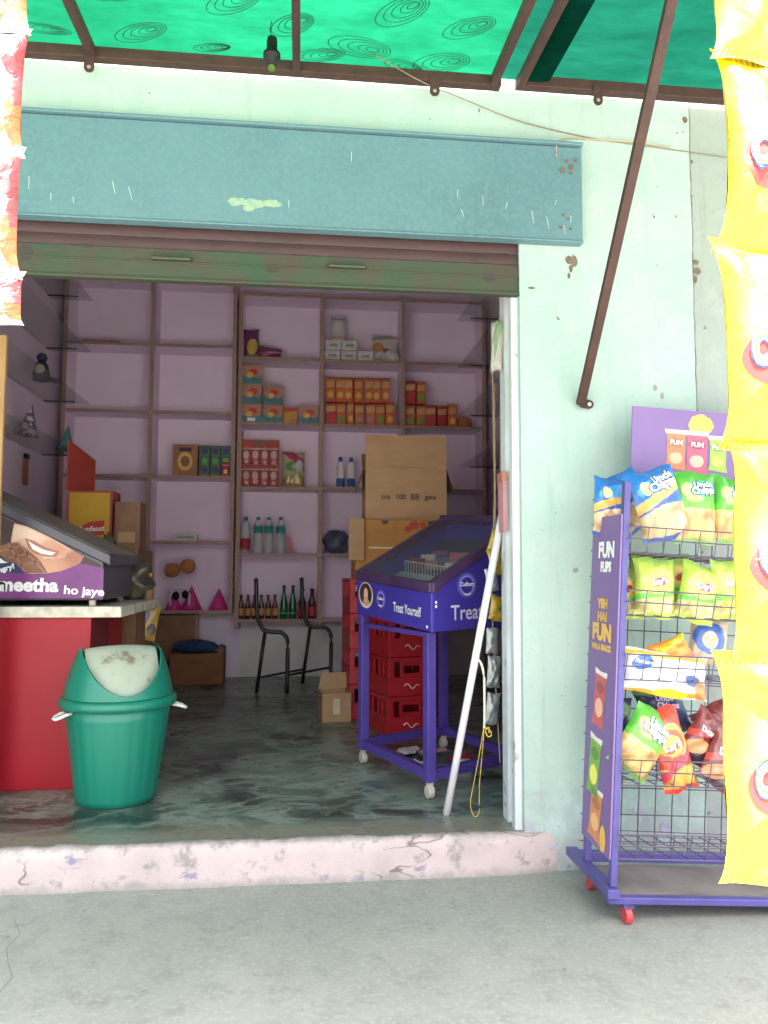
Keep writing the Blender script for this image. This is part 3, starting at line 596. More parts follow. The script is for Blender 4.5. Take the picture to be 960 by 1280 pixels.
def mini(y, z, ww, hh, base, hi, txt, rot=0):
    o = MB(); m = design('mini_print', base, [('ell',.5,.35,.3,.16,0,hi), ('band',.9,1,(.75,.7,.65)), ('ell',.5,.7,.34,.10,0,tuple(x*.6 for x in base))], wr=0, rough=.5, coat=0)
    out = [(-.5,-.5), (-.3,-.47), (.3,-.47), (.5,-.5), (.42,-.3), (.42,.3), (.5,.5), (.0,.47), (-.5,.5), (-.42,.3), (-.42,-.3)]
    c, s_ = cos(rot), sin(rot)
    o.poly([(PX+.0005, y-(a*ww*c-b*hh*s_), z+(a*ww*s_+b*hh*c)) for a, b in out], 0, [(a+.5, b+.5) for a, b in out])
    obj('printed_pack', o, [m], sp)
def sidet(y, z, s, size, ink, bold=.002, sx=1): text(sp, s, size, ink, flat((PX, y, z), (0,-1,0), (0,0,1)), bold, sx)
sidet(.115, 1.17, 'FUN', .072, 'white_ink', .004, 1.0); sidet(.115, 1.112, 'FLIPS', .045, 'white_ink', .003, .95); sidet(.20, 1.265, 'PEPSICO', .018, 'white_ink', .0)
sidet(.13, .985, 'YEH', .042, 'gold_ink', .003, 1.1); sidet(.13, .94, 'HAI', .042, 'gold_ink', .003, 1.2); sidet(.13, .885, 'FUN', .075, 'gold_ink', .005, 1.15); sidet(.13, .835, 'WALA SNACK', .028, 'gold_ink', .002, .95)
mini(.13, .66, .11, .20, (.55,.12,.13), (.75,.45,.3), '', -.1); mini(.155, .43, .11, .21, (.22,.42,.08), (.8,.75,.15), '', -.12); mini(.13, .275, .11, .18, (.68,.25,.10), (.8,.45,.2), '', -.12)
obj('printed_puff', MB().poly([(PX, p[0], p[2]) for p in blob(.06, .215, .03, .05, 12, 5, jag=.2)]), 'gold_ink', sp)
o = MB(); HX0, HZ0 = .15, 1.475
o.box(HX0, WR, DR-.052, DR-.046, HZ0-.13, HZ0+.255); hb_ = obj('header_board', o, 'rack_purple', RK)
def hdr(x, z): return flat((x, DR-.0535, z), (1,0,0), (0,0,1))
for k, (x, z, ww, hh, base, hi) in enumerate([(.325,HZ0+.10,.085,.155,(.62,.20,.10),(.75,.4,.25)), (.408,HZ0+.095,.092,.165,(.50,.10,.17),(.7,.4,.3)), (.492,HZ0+.095,.078,.14,(.30,.42,.08),(.55,.6,.1))]):
    m = design('header_print', base, [('ell',.5,.3,.3,.14,0,hi), ('band',.9,1,(.6,.6,.5)), ('ell',.5,.68,.38,.1,0,tuple(x*.55 for x in base))], wr=0, rough=.5, coat=0)
    out = [(-.5,-.44), (.5,-.5), (.42,-.3), (.42,.3), (.5,.5), (-.55,.5), (-.42,.3), (-.42,-.3)]
    mb = MB().poly([(x+a*ww, DR-.0532-.0004*k, z+b*hh) for a, b in out], 0, [(a+.5, b+.5) for a, b in out]); po = obj('printed_pack', mb, [m], hb_)
    text(hb_, 'FUN', .024, 'white_ink', flat((x, DR-.0548-.0004*k, z+hh*.18), (1,0,0), (0,0,1)), .001, 1.1)
mb = MB().poly([(p[0], DR-.0526, p[2]) for p in blob(.42, HZ0+.20, .058, .05, 18, 3, jag=.3)]); obj('printed_crisps', mb, 'gold_ink', hb_)
for k, (s, dz, sz) in enumerate((('YEH HAI', .115, .042), ('FUN', .055, .075), ('WALA', -.005, .05))): text(hb_, s, sz, 'gold_ink', hdr(.64, HZ0+dz), .003, 1.05)
# wire back panel and five baskets
gr = MB()
for k in range(12): x = .035+k*.064; rod((x, DR-.045, .10), (x, DR-.045, HR-.02), .0022, gr)
for k in range(14): z = .13+k*.095; rod((.01, DR-.045, z), (WR-.01, DR-.045, z), .0022, gr)
obj('wire_back', gr, 'wire_dark', RK)
TZ = [1.165, .955, .745, .405, .17]
for z in TZ:
    gr = MB()
    for k in range(13):
        x = .03+k*.06; rod((x, .01, z+.004), (x, DR-.05, z-.012), .0018, gr); rod((x, .008, z), (x, -.012, z+.085), .0018, gr)
    for y in (.01, .08, .16, .24, .30): rod((.02, y, z), (WR-.02, y, z-.01*y/.3), .0018, gr)
    for h_ in (0, .045, .085): rod((.02, .008-.02*h_/.085, z+h_), (WR-.02, .008-.02*h_/.085, z+h_), .0024, gr)
    obj('wire_basket', gr, 'wire_dark', RK)
def toW(x, z, y): return (x, y, z)
GP = 'snack packs in the wire rack'
pk = lambda label, w_, h_, m, x, y, z, tilt, seed, texts=(), lean=-8, t=.05, yaw=0, crump=1.7: pack('snack_pack', label, 'snack pack', w_, h_, t*1.2, m, (x, y, z), (R(lean), R(tilt), R(yaw)), GP, seed, texts, crump=crump)
pk('blue potato chip pack with a tilted printed banner, in the rack\'s top basket', .185, .255, 'blue_chips', 1.232, -.40, 1.375, -13, 1, [('Uncle', .66, .84, .036, 'white_ink', .2, .0018), ('Chipps', .62, .735, .040, 'white_ink', .2, .0018)], t=.06)
pk('blue and yellow chip pack squeezed behind the rack\'s left posts in the top basket', .15, .22, 'blue_chips', 1.115, -.27, 1.37, 8, 2, t=.05, yaw=10)
pk('blue pack lying back behind the tilted blue pack in the top basket', .17, .22, 'blue_chips', 1.20, -.24, 1.40, -30, 3, t=.04, lean=-14)
pk('green potato chip pack beside the tilted blue one in the top basket', .155, .255, 'green_chips', 1.368, -.395, 1.365, 3, 4, [('Uncle', .62, .80, .028, 'white_ink', .08, .0012), ('Chipps', .62, .71, .032, 'white_ink', .08, .0014)])
pk('green potato chip pack half hidden by the hanging yellow bags, top basket', .16, .245, 'green_chips', 1.515, -.385, 1.355, 9, 5, [('Uncle', .62, .80, .028, 'white_ink', .08, .0012), ('Chipps', .62, .71, .032, 'white_ink', .08, .0014)])
pk('lime green chip pack leaning in front, left one in the rack\'s second basket', .15, .205, 'lime_chips', 1.208, -.405, 1.085, 4, 6, LAY(.205))
pk('lime green chip pack tilted to the right in the middle of the second basket', .15, .205, 'lime_chips', 1.368, -.40, 1.068, 17, 7, LAY(.205, -.05))
pk('lime green chip pack with yellow CHI lettering in the second basket', .18, .205, 'lime_chips', 1.500, -.395, 1.075, 6, 8, [("Lay's", .42, .62, .03, 'white_ink', .1, .0014), ('CHIPS', .50, .25, .045, 'yellow_ink', .05, .0022)])
pk('lime green pack tucked behind the left post in the second basket', .12, .18, 'lime_chips', 1.130, -.33, 1.06, -6, 9)
pk('lime green pack showing only its top edge behind the left front one', .15, .20, 'lime_chips', 1.245, -.28, 1.10, 9, 10, lean=-12)
pk('lime green pack standing up behind the tilted middle one', .15, .20, 'lime_chips', 1.36, -.27, 1.10, -8, 11, lean=-12)
pk('small reddish orange pack behind the left post in the third basket', .10, .15, 'red_snack', 1.093, -.30, .885, 5, 12)
wb = pk('crumpled white snack bag with a blue disc lying across the third basket', .31, .145, 'white_snack', 1.232, -.42, .795, 9, 13, [('Kurkure', .19, .68, .018, 'white_ink', -.1, .0006)], lean=-12, t=.07, crump=1.9)
pk('orange and yellow bag flopped on top of the crumpled white bag', .15, .085, 'orange_snack', 1.272, -.38, .865, -20, 14, lean=-20, t=.045, crump=1.8)
pk('tan pack with a blue disc behind the yellow strip in the third basket', .15, .16, 'blue_snack', 1.455, -.30, .895, 10, 15)
pk('bright green chip pack tilted on its corner in the fourth basket', .16, .225, 'green_chips', 1.142, -.43, .575, 36, 16, [('Uncle', .58, .80, .036, 'white_ink', -.05, .002), ('Chipps', .56, .69, .038, 'white_ink', -.05, .002)], t=.06)
pk('red and orange chip pack standing tall in the fourth basket', .125, .275, 'red_chips', 1.246, -.42, .545, -13, 17, [("Lay's", .48, .56, .034, 'white_ink', .2, .0016)], t=.055)
pk('dark navy and green pack behind the red one in the fourth basket', .17, .19, 'navy_chips', 1.283, -.29, .655, -18, 18, [('Uncle', .55, .7, .03, 'lilac_ink', -.3, .001), ('Chipps', .55, .56, .03, 'lilac_ink', -.3, .001)])
pk('dark navy pack behind the green one at the left post, fourth basket', .12, .17, 'navy_chips', 1.10, -.30, .62, 10, 19)
pk('maroon chip pack tilted left beside the red pack', .15, .18, 'maroon_chips', 1.385, -.39, .57, 38, 20, [('Doritos', .5, .6, .030, 'white_ink', 0, .0012)])
pk('maroon chip pack with a yellow ring print in the front of the fourth basket', .16, .19, 'maroon_chips', 1.43, -.44, .505, 30, 21, [('Doritos', .5, .62, .032, 'white_ink', .1, .0014)])
pk('maroon chip pack at the back right of the fourth basket', .15, .18, 'maroon_chips', 1.47, -.33, .585, -25, 22, [('Doritos', .5, .6, .030, 'white_ink', 0, .0012)])

# ------------------------------------------------------------------ swing bin
BN = thing('swing_bin', 'teal green plastic swing-top bin with a stained cream flap, on the shop threshold', 'bin', (-.785, .60, FZ), (0, 0, R(22)))
body = MB(); n = 48
def rib(th): return .0035*(abs(sin(th*11))**.4)
rings = []
for r_, z in [(.150,.0), (.165,.004), (.168,.03), (.190,.20), (.212,.36), (.222,.42), (.214,.424)]:
    rings.append(body.pts([((r_+(rib(2*pi*j/(n*3)) if .02 < z < .41 else 0))*cos(2*pi*j/(n*3)), (r_+(rib(2*pi*j/(n*3)) if .02 < z < .41 else 0))*sin(2*pi*j/(n*3)), z) for j in range(n*3)]))
for k in range(len(rings)-1):
    for j in range(n*3): body.face((rings[k]+j, rings[k]+(j+1) % (n*3), rings[k+1]+(j+1) % (n*3), rings[k+1]+j))
body.face([rings[0]+j for j in range(n*3)][::-1])
obj('body', body, 'bin_green', BN, smooth=True)
rim = MB(); rim.lathe([(.224,.405), (.243,.408), (.247,.425), (.243,.445), (.228,.452), (.224,.448)], 64); obj('rim', rim, 'bin_green', BN, smooth=True)
# lid: dome cut by a swinging flap that faces the street; local -y is the front
def lidr(t):   # t 0..1 up the dome
    t = max(0, t); return .228*(1-.30*t**1.5)-(.03*(max(0, t-.8)/.2)**2)
LH = .232
def cut(th):   # height fraction where the shell stops
    c = abs(sin(th))                       # 1 at front and back
    return .10+.80*(1-c**2.2) if c > .0 else .96
lid = MB(); NT, NV = 96, 14
for (inner, flip) in ((0, False), (.006, True)):
    def lf(u, v, inner=inner):
        th = u*2*pi; t = v*cut(th); r_ = lidr(t)-inner; return (r_*cos(th), r_*sin(th), .448+LH*t)
    lid.grid(lf, NT, NV, flip=flip)
o0 = 0; o1 = (NT+1)*(NV+1)
for a in range(NT):
    p = NV*(NT+1)+a; lid.face((o0+p, o0+p+1, o1+p+1, o1+p))
obj('lid', lid, 'bin_green', BN, smooth=True)
fp = MB()
def ff(u, v):
    a = (u-.5)*2; x = a*.150; s_ = (v-.5)*2      # flap is a curved sheet hinged left to right
    y = s_*.196*(1-.25*a*a); z = .448+LH*.93-.205*abs(s_)**1.7-.012*a*a
    rmax = lidr(min(.98, (z-.448)/LH))-.008
    d = sqrt(x*x+y*y)
    if d > rmax: x, y = x*rmax/d, y*rmax/d
    return (x, y, z)
fp.grid(ff, 20, 32); obj('flap', fp, 'cream_plastic', BN, smooth=True)
for a in (R(200), R(-10)):
    cx, cyy = .24*cos(a), .24*sin(a); tx, ty = -sin(a), cos(a); ox, oy = cos(a), sin(a)
    h = MB(); h.tube([(cx+tx*s_*.024+ox*e, cyy+ty*s_*.024+oy*e, .398-d) for s_, e, d in [(-1,-.015,0), (-1.05,.012,.004), (-.9,.034,.012), (-.4,.046,.018), (.4,.046,.018), (.9,.034,.012), (1.05,.012,.004), (1,-.015,0)]], .007, 8)
    obj('handle', h, 'white_plastic', BN, smooth=True)

# ------------------------------------------------------------------ counter
CT = thing('counter', 'red shop counter with a worn white slab top at the left of the doorway', 'counter', (-1.4, .77, FZ))
o = MB(); o.box(-.75, .444, 0, .02, 0, .775); obj('front_panel', o, 'counter_red', CT, bevel=.002)
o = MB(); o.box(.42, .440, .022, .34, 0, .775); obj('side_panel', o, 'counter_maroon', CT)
o = MB(); o.box(.42, .442, .342, .66, 0, .775); obj('side_panel', o, 'counter_red', CT); o = MB(); o.box(.418, .446, .662, .69, 0, .775); obj('corner_post', o, 'wood_brown', CT)
o = MB(); o.box(-.75, .415, .64, .66, 0, .775); obj('rear_panel', o, 'wood_brown', CT)
o = MB(); o.box(-.8, .582, -.03, 1.0, .778, .822); ct_ = obj('slab_top', o, ['counter_top'], CT, bevel=.004)
o = MB(); o.box(-.8, .584, -.034, -.0305, .776, .824); o.box(.5822, .5855, -.034, 1.0, .776, .824); obj('slab_edging', o, 'slab_edge', CT)
o = MB(); o.box(.44, .50, .72, .99, .0, .777); obj('rear_leg', o, 'wood_brown', CT)
# ------------------------------------------------------------------ chocolate cabinet on the counter
CZ = FZ+.822
CC = thing('chocolate_cabinet', 'tabletop chocolate display cabinet with sloping grey lid and smiling mouth poster on the counter', 'display cabinet', (-1.4, .85, CZ+.028))
bx0, bx1, dy = -.42, .472, .66
def ztop(x): return .178+(.472-x)*.478   # lid slope
bt = MB(); bt.hexa([(bx0,0,0), (bx1,0,0), (bx1,dy,0), (bx0,dy,0), (bx0,0,ztop(bx0)), (bx1,0,ztop(bx1)), (bx1,dy,ztop(bx1)), (bx0,dy,ztop(bx0))])
obj('body', bt, 'cabinet_dark', CC, bevel=.003)
ld = MB(); e0, e1 = bx0-.01, bx1+.035
ld.hexa([(e0,-.018,ztop(e0)+.001), (e1,-.018,ztop(e1)+.001), (e1,dy+.03,ztop(e1)+.001), (e0,dy+.03,ztop(e0)+.001), (e0,-.018,ztop(e0)+.052), (e1,-.018,ztop(e1)+.052), (e1,dy+.03,ztop(e1)+.052), (e0,dy+.03,ztop(e0)+.052)])
obj('lid', ld, 'cabinet_dark', CC, bevel=.006)
ld = MB(); e1 -= .012
ld.hexa([(e0,0,ztop(e0)+.053), (e1,0,ztop(e1)+.053), (e1,dy+.02,ztop(e1)+.053), (e0,dy+.02,ztop(e0)+.053), (e0,0,ztop(e0)+.056), (e1,0,ztop(e1)+.056), (e1,dy+.02,ztop(e1)+.056), (e0,dy+.02,ztop(e0)+.056)])
obj('lid_skin', ld, 'lid_grey', CC)
for x in (.42, -.35):
    for y in (.03, .6): o = MB(); o.lathe([(.018,0), (.015,-.0275)], 10, (x, y, 0)); obj('foot', o, 'ivory', CC)
po = MB(); po.poly([(-.40,-.0042,.004), (bx1-.012,-.0042,.004), (bx1-.012,-.0042,ztop(bx1)-.01), (-.40,-.0042,ztop(-.40)-.01)]); pos = obj('poster', po, 'hair', CC)
def zp(L, m, k, nm='printed_shape', ext=0):   # shapes printed on the poster, drawn on a 4.8x sketch grid
    # sketch grid -> local metres
    xs_ = [a for a, b in L]; ys_ = [b for a, b in L]; uvs = [((a-min(xs_))/(max(xs_)-min(xs_)), 1-(b-min(ys_))/(max(ys_)-min(ys_))) for a, b in L]
    mb = MB().poly([(-.005+.0038*(a/4.8), -.0046-.0004*k, .0+.0038*(743.5-600-b/4.8)) for a, b in L], 0, uvs); return obj(nm, mb, m, pos)
face1 = design('printed_skin', (.55,.27,.17), [('soft',.25,.85,.4,.4,0,(.74,.50,.38)), ('soft',.85,.3,.4,.5,0,(.36,.13,.08)), ('soft',.45,.12,.45,.3,0,(.60,.30,.20)), ('soft',.72,.62,.2,.25,0,(.72,.44,.32))], wr=0, rough=.45, coat=0, wob=.0)
face2 = design('printed_cheek', (.66,.40,.29), [('soft',.25,.75,.4,.5,0,(.80,.60,.48)), ('soft',.8,.25,.35,.5,0,(.52,.23,.15)), ('soft',.3,.1,.25,.25,0,(.45,.18,.12)), ('soft',.62,.75,.25,.2,0,(.74,.50,.38))], wr=0, rough=.45, coat=0, wob=.0)
choc1 = design('printed_choc', (.17,.065,.035), [('soft',.3,.8,.4,.35,0,(.27,.12,.07)), ('soft',.7,.3,.3,.4,0,(.24,.10,.06))], wr=0, rough=.4, coat=0, wob=.0)
zp([(85,235),(200,262),(400,378),(490,430),(470,470),(400,512),(280,532),(110,535),(70,450),(70,330)], face1, 0)
zp([(85,240),(190,275),(330,345),(400,385),(380,440),(330,450),(160,345),(150,320),(75,345)], face2, 1)
zp([(150,322),(205,340),(265,375),(350,400),(330,432),(280,432),(210,415),(170,380)], 'lip', 2)
zp([(250,436),(330,434),(370,420),(340,450),(280,452)], face2, 3)
zp([(165,335),(200,360),(260,392),(328,408),(305,424),(245,414),(195,388)], 'white_ink', 3)
zp([(-150,420),(-20,380),(60,352),(110,350),(170,395),(240,455),(285,528),(130,530),(60,470),(0,410)], choc1, 4)
for a, b in (((0,405),(120,372)), ((60,440),(190,408)), ((110,490),(240,455)), ((55,352),(155,520)), ((110,350),(270,525))):
    (x0, y0), (x1, y1) = a, b; dx, dy_ = x1-x0, y1-y0; l = sqrt(dx*dx+dy_*dy_); nx, ny = -dy_/l*5, dx/l*5
    zp([(x0-nx, y0-ny), (x1-nx, y1-ny), (x1+nx, y1+ny), (x0+nx, y0+ny)], 'choc_line', 5, 'printed_line')
zp([(-250,440),(60,465),(100,470),(160,535),(120,560),(-250,560)], 'navy_ink', 6)
zp([(-250,440),(-10,425),(40,460),(60,468),(0,474),(-250,470)], 'white_ink', 7)
zp([(-480,535),(140,528),(240,540),(330,530),(480,470),(608,500),(608,678),(-480,678)], 'band_purple', 7)
def pt(zx, zy): return (-.005+.0038*(zx/4.8), -.0082, .0038*(143.5-zy/4.8))
def ptx(s, zx, zy, hpx, ink, bold, rot=0, sx=1): text(pos, s, hpx/4.8*.0038*1.38, ink, flat(pt(zx, zy), (cos(rot),0,sin(rot)), (-sin(rot),0,cos(rot))), bold, sx)
ptx('meetha', 178, 602, 78, 'white_ink', .0034, -.02, 1.06); ptx('ho jaye', 498, 636, 50, 'white_ink', .0016, -.06, 1.18); ptx('hungry?', 30, 508, 30, 'white_ink', .0014, .3, 1.1); ptx('kuch', -60, 602, 78, 'white_ink', .0034, 0, 1.1)

# ------------------------------------------------------------------ goods on and behind the counter
def crumple(name, label, cat, loc, rx, ry, rz, m, seed, k=.28):
    q = random.Random(seed); W = [(q.uniform(1,5), q.uniform(1,5), q.uniform(0,6)) for _ in range(6)]
    mb = MB()
    def f(u, v):
        th, ph = u*2*pi, (v-.5)*pi*.98
        s_ = 1+k*sum(sin(a*th+o)*cos(b*ph*2+o) for a, b, o in [(round(a), b, o) for a, b, o in W])/3
        return (rx*s_*cos(th)*cos(ph), ry*s_*sin(th)*cos(ph), max(-rz, rz*s_*sin(ph)*1.1)+rz)
    mb.grid(f, 26, 16); return tag(obj(name, mb, [m], smooth=True, loc=loc), label, cat)
crumple('plastic_bag', 'dark patterned plastic bag slumped behind the chocolate cabinet on the counter', 'bag', (-.945, 1.62, CZ), .10, .09, .115, 'bag_dark', 3)
crumple('plastic_bag', 'black crumpled bag lying against the yellow carton behind the cabinet', 'bag', (-1.10, 1.62, CZ), .09, .09, .16, 'bag_dark', 9, .35)
o = thing('small_carton', 'small pale packet behind the dark bag at the counter\'s far corner', 'packet', (-.885, 1.72, CZ)); b = MB(); b.box(-.03,.03,-.04,.04,0,.15); obj('box', b, 'cardboard', o, bevel=.002)
b = MB(); b.box(-.028,.0,-.0425,-.0405,.10,.148); obj('label', b, 'paper_white', o)
pack('snack_pack', 'yellow and blue printed packet hanging under the counter\'s back corner', 'snack pack', .14, .22, .04, M.setdefault('yb', design('yellow_blue', (.55,.36,.06), [('ell',.3,.6,.25,.2,.4,(.05,.1,.22)), ('band',.1,.3,(.7,.5,.1),.5), ('ell',.75,.3,.2,.16,0,(.12,.10,.1))])), (-.905, 1.83, .83), (0, R(10), R(20)), None, 31)
CB = thing('wooden_cabinet', 'brown wooden cabinet behind the counter carrying the yellow carton', 'cabinet', (-1.38, 2.45, FZ))
o = MB(); o.box(-.4,.34,-.25,.25,0,1.12); obj('carcass', o, 'wood_brown', CB, bevel=.004)
o = MB(); o.box(-.38,-.02,-.262,-.252,.04,1.08); obj('door', o, 'wood_brown', CB, bevel=.003); o = MB(); o.box(.0,.32,-.262,-.252,.04,1.08); obj('door', o, 'wood_brown', CB, bevel=.003)
YC = thing('printed_carton', 'yellow carton with red borders and its lid flap standing open, behind the cabinet', 'carton', (-1.41, 2.42, FZ+1.12))
o = MB(); o.box(-.15,.15,0,.22,0,.40); obj('box', o, 'board_red', YC, bevel=.003)
o = MB(); o.poly([(-.132,-.0015,.012), (.132,-.0015,.012), (.132,-.0015,.385), (-.132,-.0015,.385)]); yb = obj('yellow_print', o, 'board_yellow', YC)
o = MB(); o.poly([(-.07,-.003,.10), (.10,-.003,.10), (.10,-.003,.20), (.0,-.003,.185), (-.06,-.003,.15)]); obj('printed_logo', o, 'red_ink', yb); text(yb, 'Sunfeast', .05, 'white_ink', flat((.02,-.0045,.14), (1,0,.06), (0,0,1)), .001)
o = MB(); o.hexa([(-.155,0,.401), (-.145,0,.401), (-.02,.20,.401), (-.03,.20,.401), (-.155,0,.74), (-.145,0,.74), (-.02,.20,.63), (-.03,.20,.63)]); obj('lid_flap', o, 'board_red', YC)
o = MB(); o.hexa([(-.1435,.012,.43), (-.141,.012,.43), (-.032,.186,.43), (-.0345,.186,.43), (-.1435,.012,.715), (-.141,.012,.715), (-.032,.186,.615), (-.0345,.186,.615)]); obj('flap_print', o, 'carton_ochre', YC)
o = thing('cardboard_box', 'narrow brown cardboard box squeezed right of the yellow carton', 'carton', (-1.155, 2.46, FZ+1.12)); b = MB(); b.box(-.075,.09,-.1,.1,0,.32); obj('box', b, 'wood_brown', o, bevel=.003); b = MB(); b.box(-.05,.06,-.102,-.1005,.05,.12); obj('label', b, 'cardboard', o)
lb = thing('wooden_board', 'upright plank of light wood at the left edge of the doorway', 'board', (-1.33, .62, FZ)); o = MB(); o.box(-.05,.012,-.012,.012,0,2.04); obj('plank', o, 'wood_light', lb, bevel=.002)
# ------------------------------------------------------------------ wall shelving
def unit(name, label, x0, xs, x1, top, zs, zbot, skip=()):
    s_ = thing(name, label, 'shelving', (0, 4.1, 0))
    for k, x in enumerate([x0]+xs+[x1]):
        o = MB(); o.box(x-.017, x+.017, .0, .299, zbot(k), top+.02); obj('upright', o, 'lilac_wall', s_); o = MB(); o.box(x-.018, x+.018, -.006, -.001, zbot(k), top+.02); obj('edge_strip', o, 'wood_edge', s_)
    X = [x0]+xs+[x1]
    for k in range(len(X)-1):
        for j, z in enumerate([top]+zs):
            if (k, j) in skip: continue
            o = MB(); o.box(X[k]+.0175, X[k+1]-.0175, .002, .299, z-.024, z); b_ = obj('shelf', o, 'lilac_wall', s_); o = MB(); o.box(X[k]+.0182, X[k+1]-.0182, -.004, .0005, z-.026, z); obj('edge_strip', o, 'wood_edge', b_)
    return s_
LZ = [3.165, 2.555, 1.972, 1.388, .770]; MZ = [3.072, 2.468, 1.882, 1.282, .690]
unit('wall_shelf', 'left bank of lilac pigeonhole shelves, mostly empty', -2.10, [-1.345], -.615, 3.78, LZ, lambda k: .75, skip=((0,5),))
unit('wall_shelf', 'right bank of lilac pigeonhole shelves stocked with cartons, bottles and packets', -.560, [.178, .935], 1.70, 3.665, MZ, lambda k: .60, )
bp = thing('leaning_board', 'brown wooden panel leaning under the left shelves', 'board', (-1.20, 4.2, FZ)); o = MB(); o.box(-.25,.27,0,.03,0,.58); obj('panel', o, 'wood_brown', bp, bevel=.003); o = MB(); o.box(.272,.30,-.01,.04,0,.60); obj('edge_post', o, 'wood_edge', bp)
wp = MB(); wp.box(-.55, 1.77, 4.394, 4.3985, FZ+.001, .60); obj('wall_dado', wp, 'white_wall', B, label='whitewashed strip of back wall below the shelves')
# glass corner shelves
def gshelf(label, side, z, y0, y1):
    s_ = thing('glass_shelf', label, 'glass shelf', ((-2.2 if side < 0 else 1.78), y0, z), group='glass shelves on the side walls')
    o = MB(); a = .35; i = 1 if side < 0 else -1
    xs_ = sorted((.0, i*a)); o.box(xs_[0], xs_[1], 0, y1-y0, 0, .008); obj('pane', o, 'shelf_glass', s_)
    for yy in (.2, y1-y0-.12):
        b = MB(); xs_ = sorted((0, i*.26)); b.box(xs_[0], xs_[1], yy, yy+.008, -.010, -.001); obj('bracket', b, 'black_steel', s_)
for k, z in enumerate((3.50, 3.035, 2.575, 2.11)): gshelf(['topmost grey glass shelf high on the left wall','second glass shelf from the top on the left wall','glass shelf on the left wall holding a navy toy','lowest glass shelf on the left wall holding party hats'][k], -1, z, 1.75, 4.0)
for k, z in enumerate((3.44, 3.0, 2.54, 2.07)): gshelf(['topmost glass shelf high on the right wall','second glass shelf from the top on the right wall','third glass shelf down the right wall','lowest glass shelf on the right wall above the open carton'][k], 1, z, 1.9, 4.0)
# goods on the left glass shelves
T = thing('toy_figure', 'navy toy figure with a pale belly perched on the left glass shelf', 'toy', (-2.02, 3.25, 2.585))
o = MB(); o.lathe([(.02,0), (.06,.01), (.065,.06), (.05,.13), (.03,.165)], 16); obj('body', o, 'toy_navy', T, smooth=True); o = MB(); o.lathe([(.01,.155), (.035,.17), (.042,.195), (.03,.22), (.008,.232)], 14); obj('head', o, 'toy_navy', T, smooth=True)
o = MB(); o.lathe([(.01,.04), (.036,.06), (.040,.09), (.03,.12), (.01,.13)], 14, (-.0,-.035,0)); obj('belly', o, 'ivory', T, smooth=True); o = MB(); o.tube([(.05,.0,.03), (.12,.03,.012), (.15,.04,.015)], .022, 8, r1=.012); obj('tail', o, 'toy_navy', T, smooth=True)
def hat(label, loc, r_, h_, m, lean=(0,0,0), g_=None, sc2=1):
    t = thing('party_hat', label, 'party hat', loc, lean, g_); o = MB(); o.lathe([(r_,0), (r_*.66,h_*.34), (r_*.34,h_*.67), (.004,h_)], 22); obj('cone', o, m, t, smooth=True)
    o = MB(); o.lathe([(r_*1.0,0), (r_*1.03,.004), (r_*1.0,.012)], 22, caps=False); obj('brim', o, m, t); return t
dots = mat('dot_hat', (.10,.09,.15), .5, (.55,.5,.5), 26, .5, .56); M['dot_hat'] = dots
hat('dark spotted cone party hat on the lowest left glass shelf', (-2.03, 3.0, 2.12), .085, .24, 'dot_hat', (0, R(8), 0)); hat('teal cone party hat at the far end of the lowest left glass shelf', (-1.96, 3.72, 2.12), .075, .21, 'hat_teal', (0, R(6), 0))
o = MB(); o.tube([(-.11,-.25,.02), (.03,.2,.02)], .016, 8); tag(obj('paper_roll', o, 'white_plastic', loc=(-2.08, 2.5, 2.12)), 'white roll lying on the lowest left glass shelf', 'roll')
hk = thing('hanging_tag', 'orange packet with a dark top pinned to the left wall', 'packet', (-2.19, 3.47, 1.80)); o = MB(); o.box(0,.012,-.035,.035,0,.21); obj('packet', o, mat('tag_orange', (.42,.14,.06), .6), hk); o = MB(); o.box(0,.018,-.045,.045,.212,.25); obj('clip', o, 'black_plastic', hk)
o = MB(); o.box(-.18,.14,-.10,.10,0,.018); tag(obj('loose_board', o, 'wood_brown', loc=(-1.78, 4.22, 3.166)), 'flat brown slat lying on the top left shelf', 'board')

# goods on the pigeonhole shelves
SY = 4.19
def ibox(name, label, cat, x, z, w_, h_, d_, m, group=None, y=SY, extra=None):
    t = thing(name, label, cat, (x, y, z), group=group); o = MB(); o.box(-w_/2, w_/2, -d_/2, d_/2, 0, h_); obj('box', o, [m], t, bevel=.003)
    if extra: extra(t, w_, h_, d_)
    return t
def face(t, w_, d_, P_, ink, nm='print', k=0): return obj(nm, MB().poly([(a*w_, -d_/2-.002-.0008*k, b) for a, b in P_]), ink, t)
def coffee(t, w_, h_, d_):
    face(t, w_, d_, blob2(0, h_*.46, .30, .085), 'gold_ink'); face(t, w_, d_, blob2(0, h_*.46, .18, .05), 'choc', k=1); face(t, w_, d_, [(-.25,h_*.78), (.25,h_*.78), (.25,h_*.9), (-.25,h_*.9)], 'black_ink')
def blob2(cx, cz_, rx, rz): return [(cx+rx*cos(t), cz_+rz*sin(t)) for t in [2*pi*k/20 for k in range(20)]]
P('coffee_brown', (.34,.15,.055), .5, (.26,.10,.04), 8)
ibox('coffee_carton', 'orange-brown carton with a golden cup print on the left shelves', 'carton', -1.04, LZ[2], .22, .285, .10, 'coffee_brown', extra=coffee)
P('tea_green', (.05,.13,.055), .5, (.03,.06,.07), 20)
def tea(t, w_, h_, d_):
    for j in range(3):
        face(t, w_, d_, blob2(0, h_*(.2+.3*j), .3, .03), 'green_ink' if j % 2 else 'navy_ink'); face(t, w_, d_, [(-.42,h_*(.06+.3*j)), (.42,h_*(.06+.3*j)), (.42,h_*(.10+.3*j)), (-.42,h_*(.10+.3*j))], 'lime', k=1)
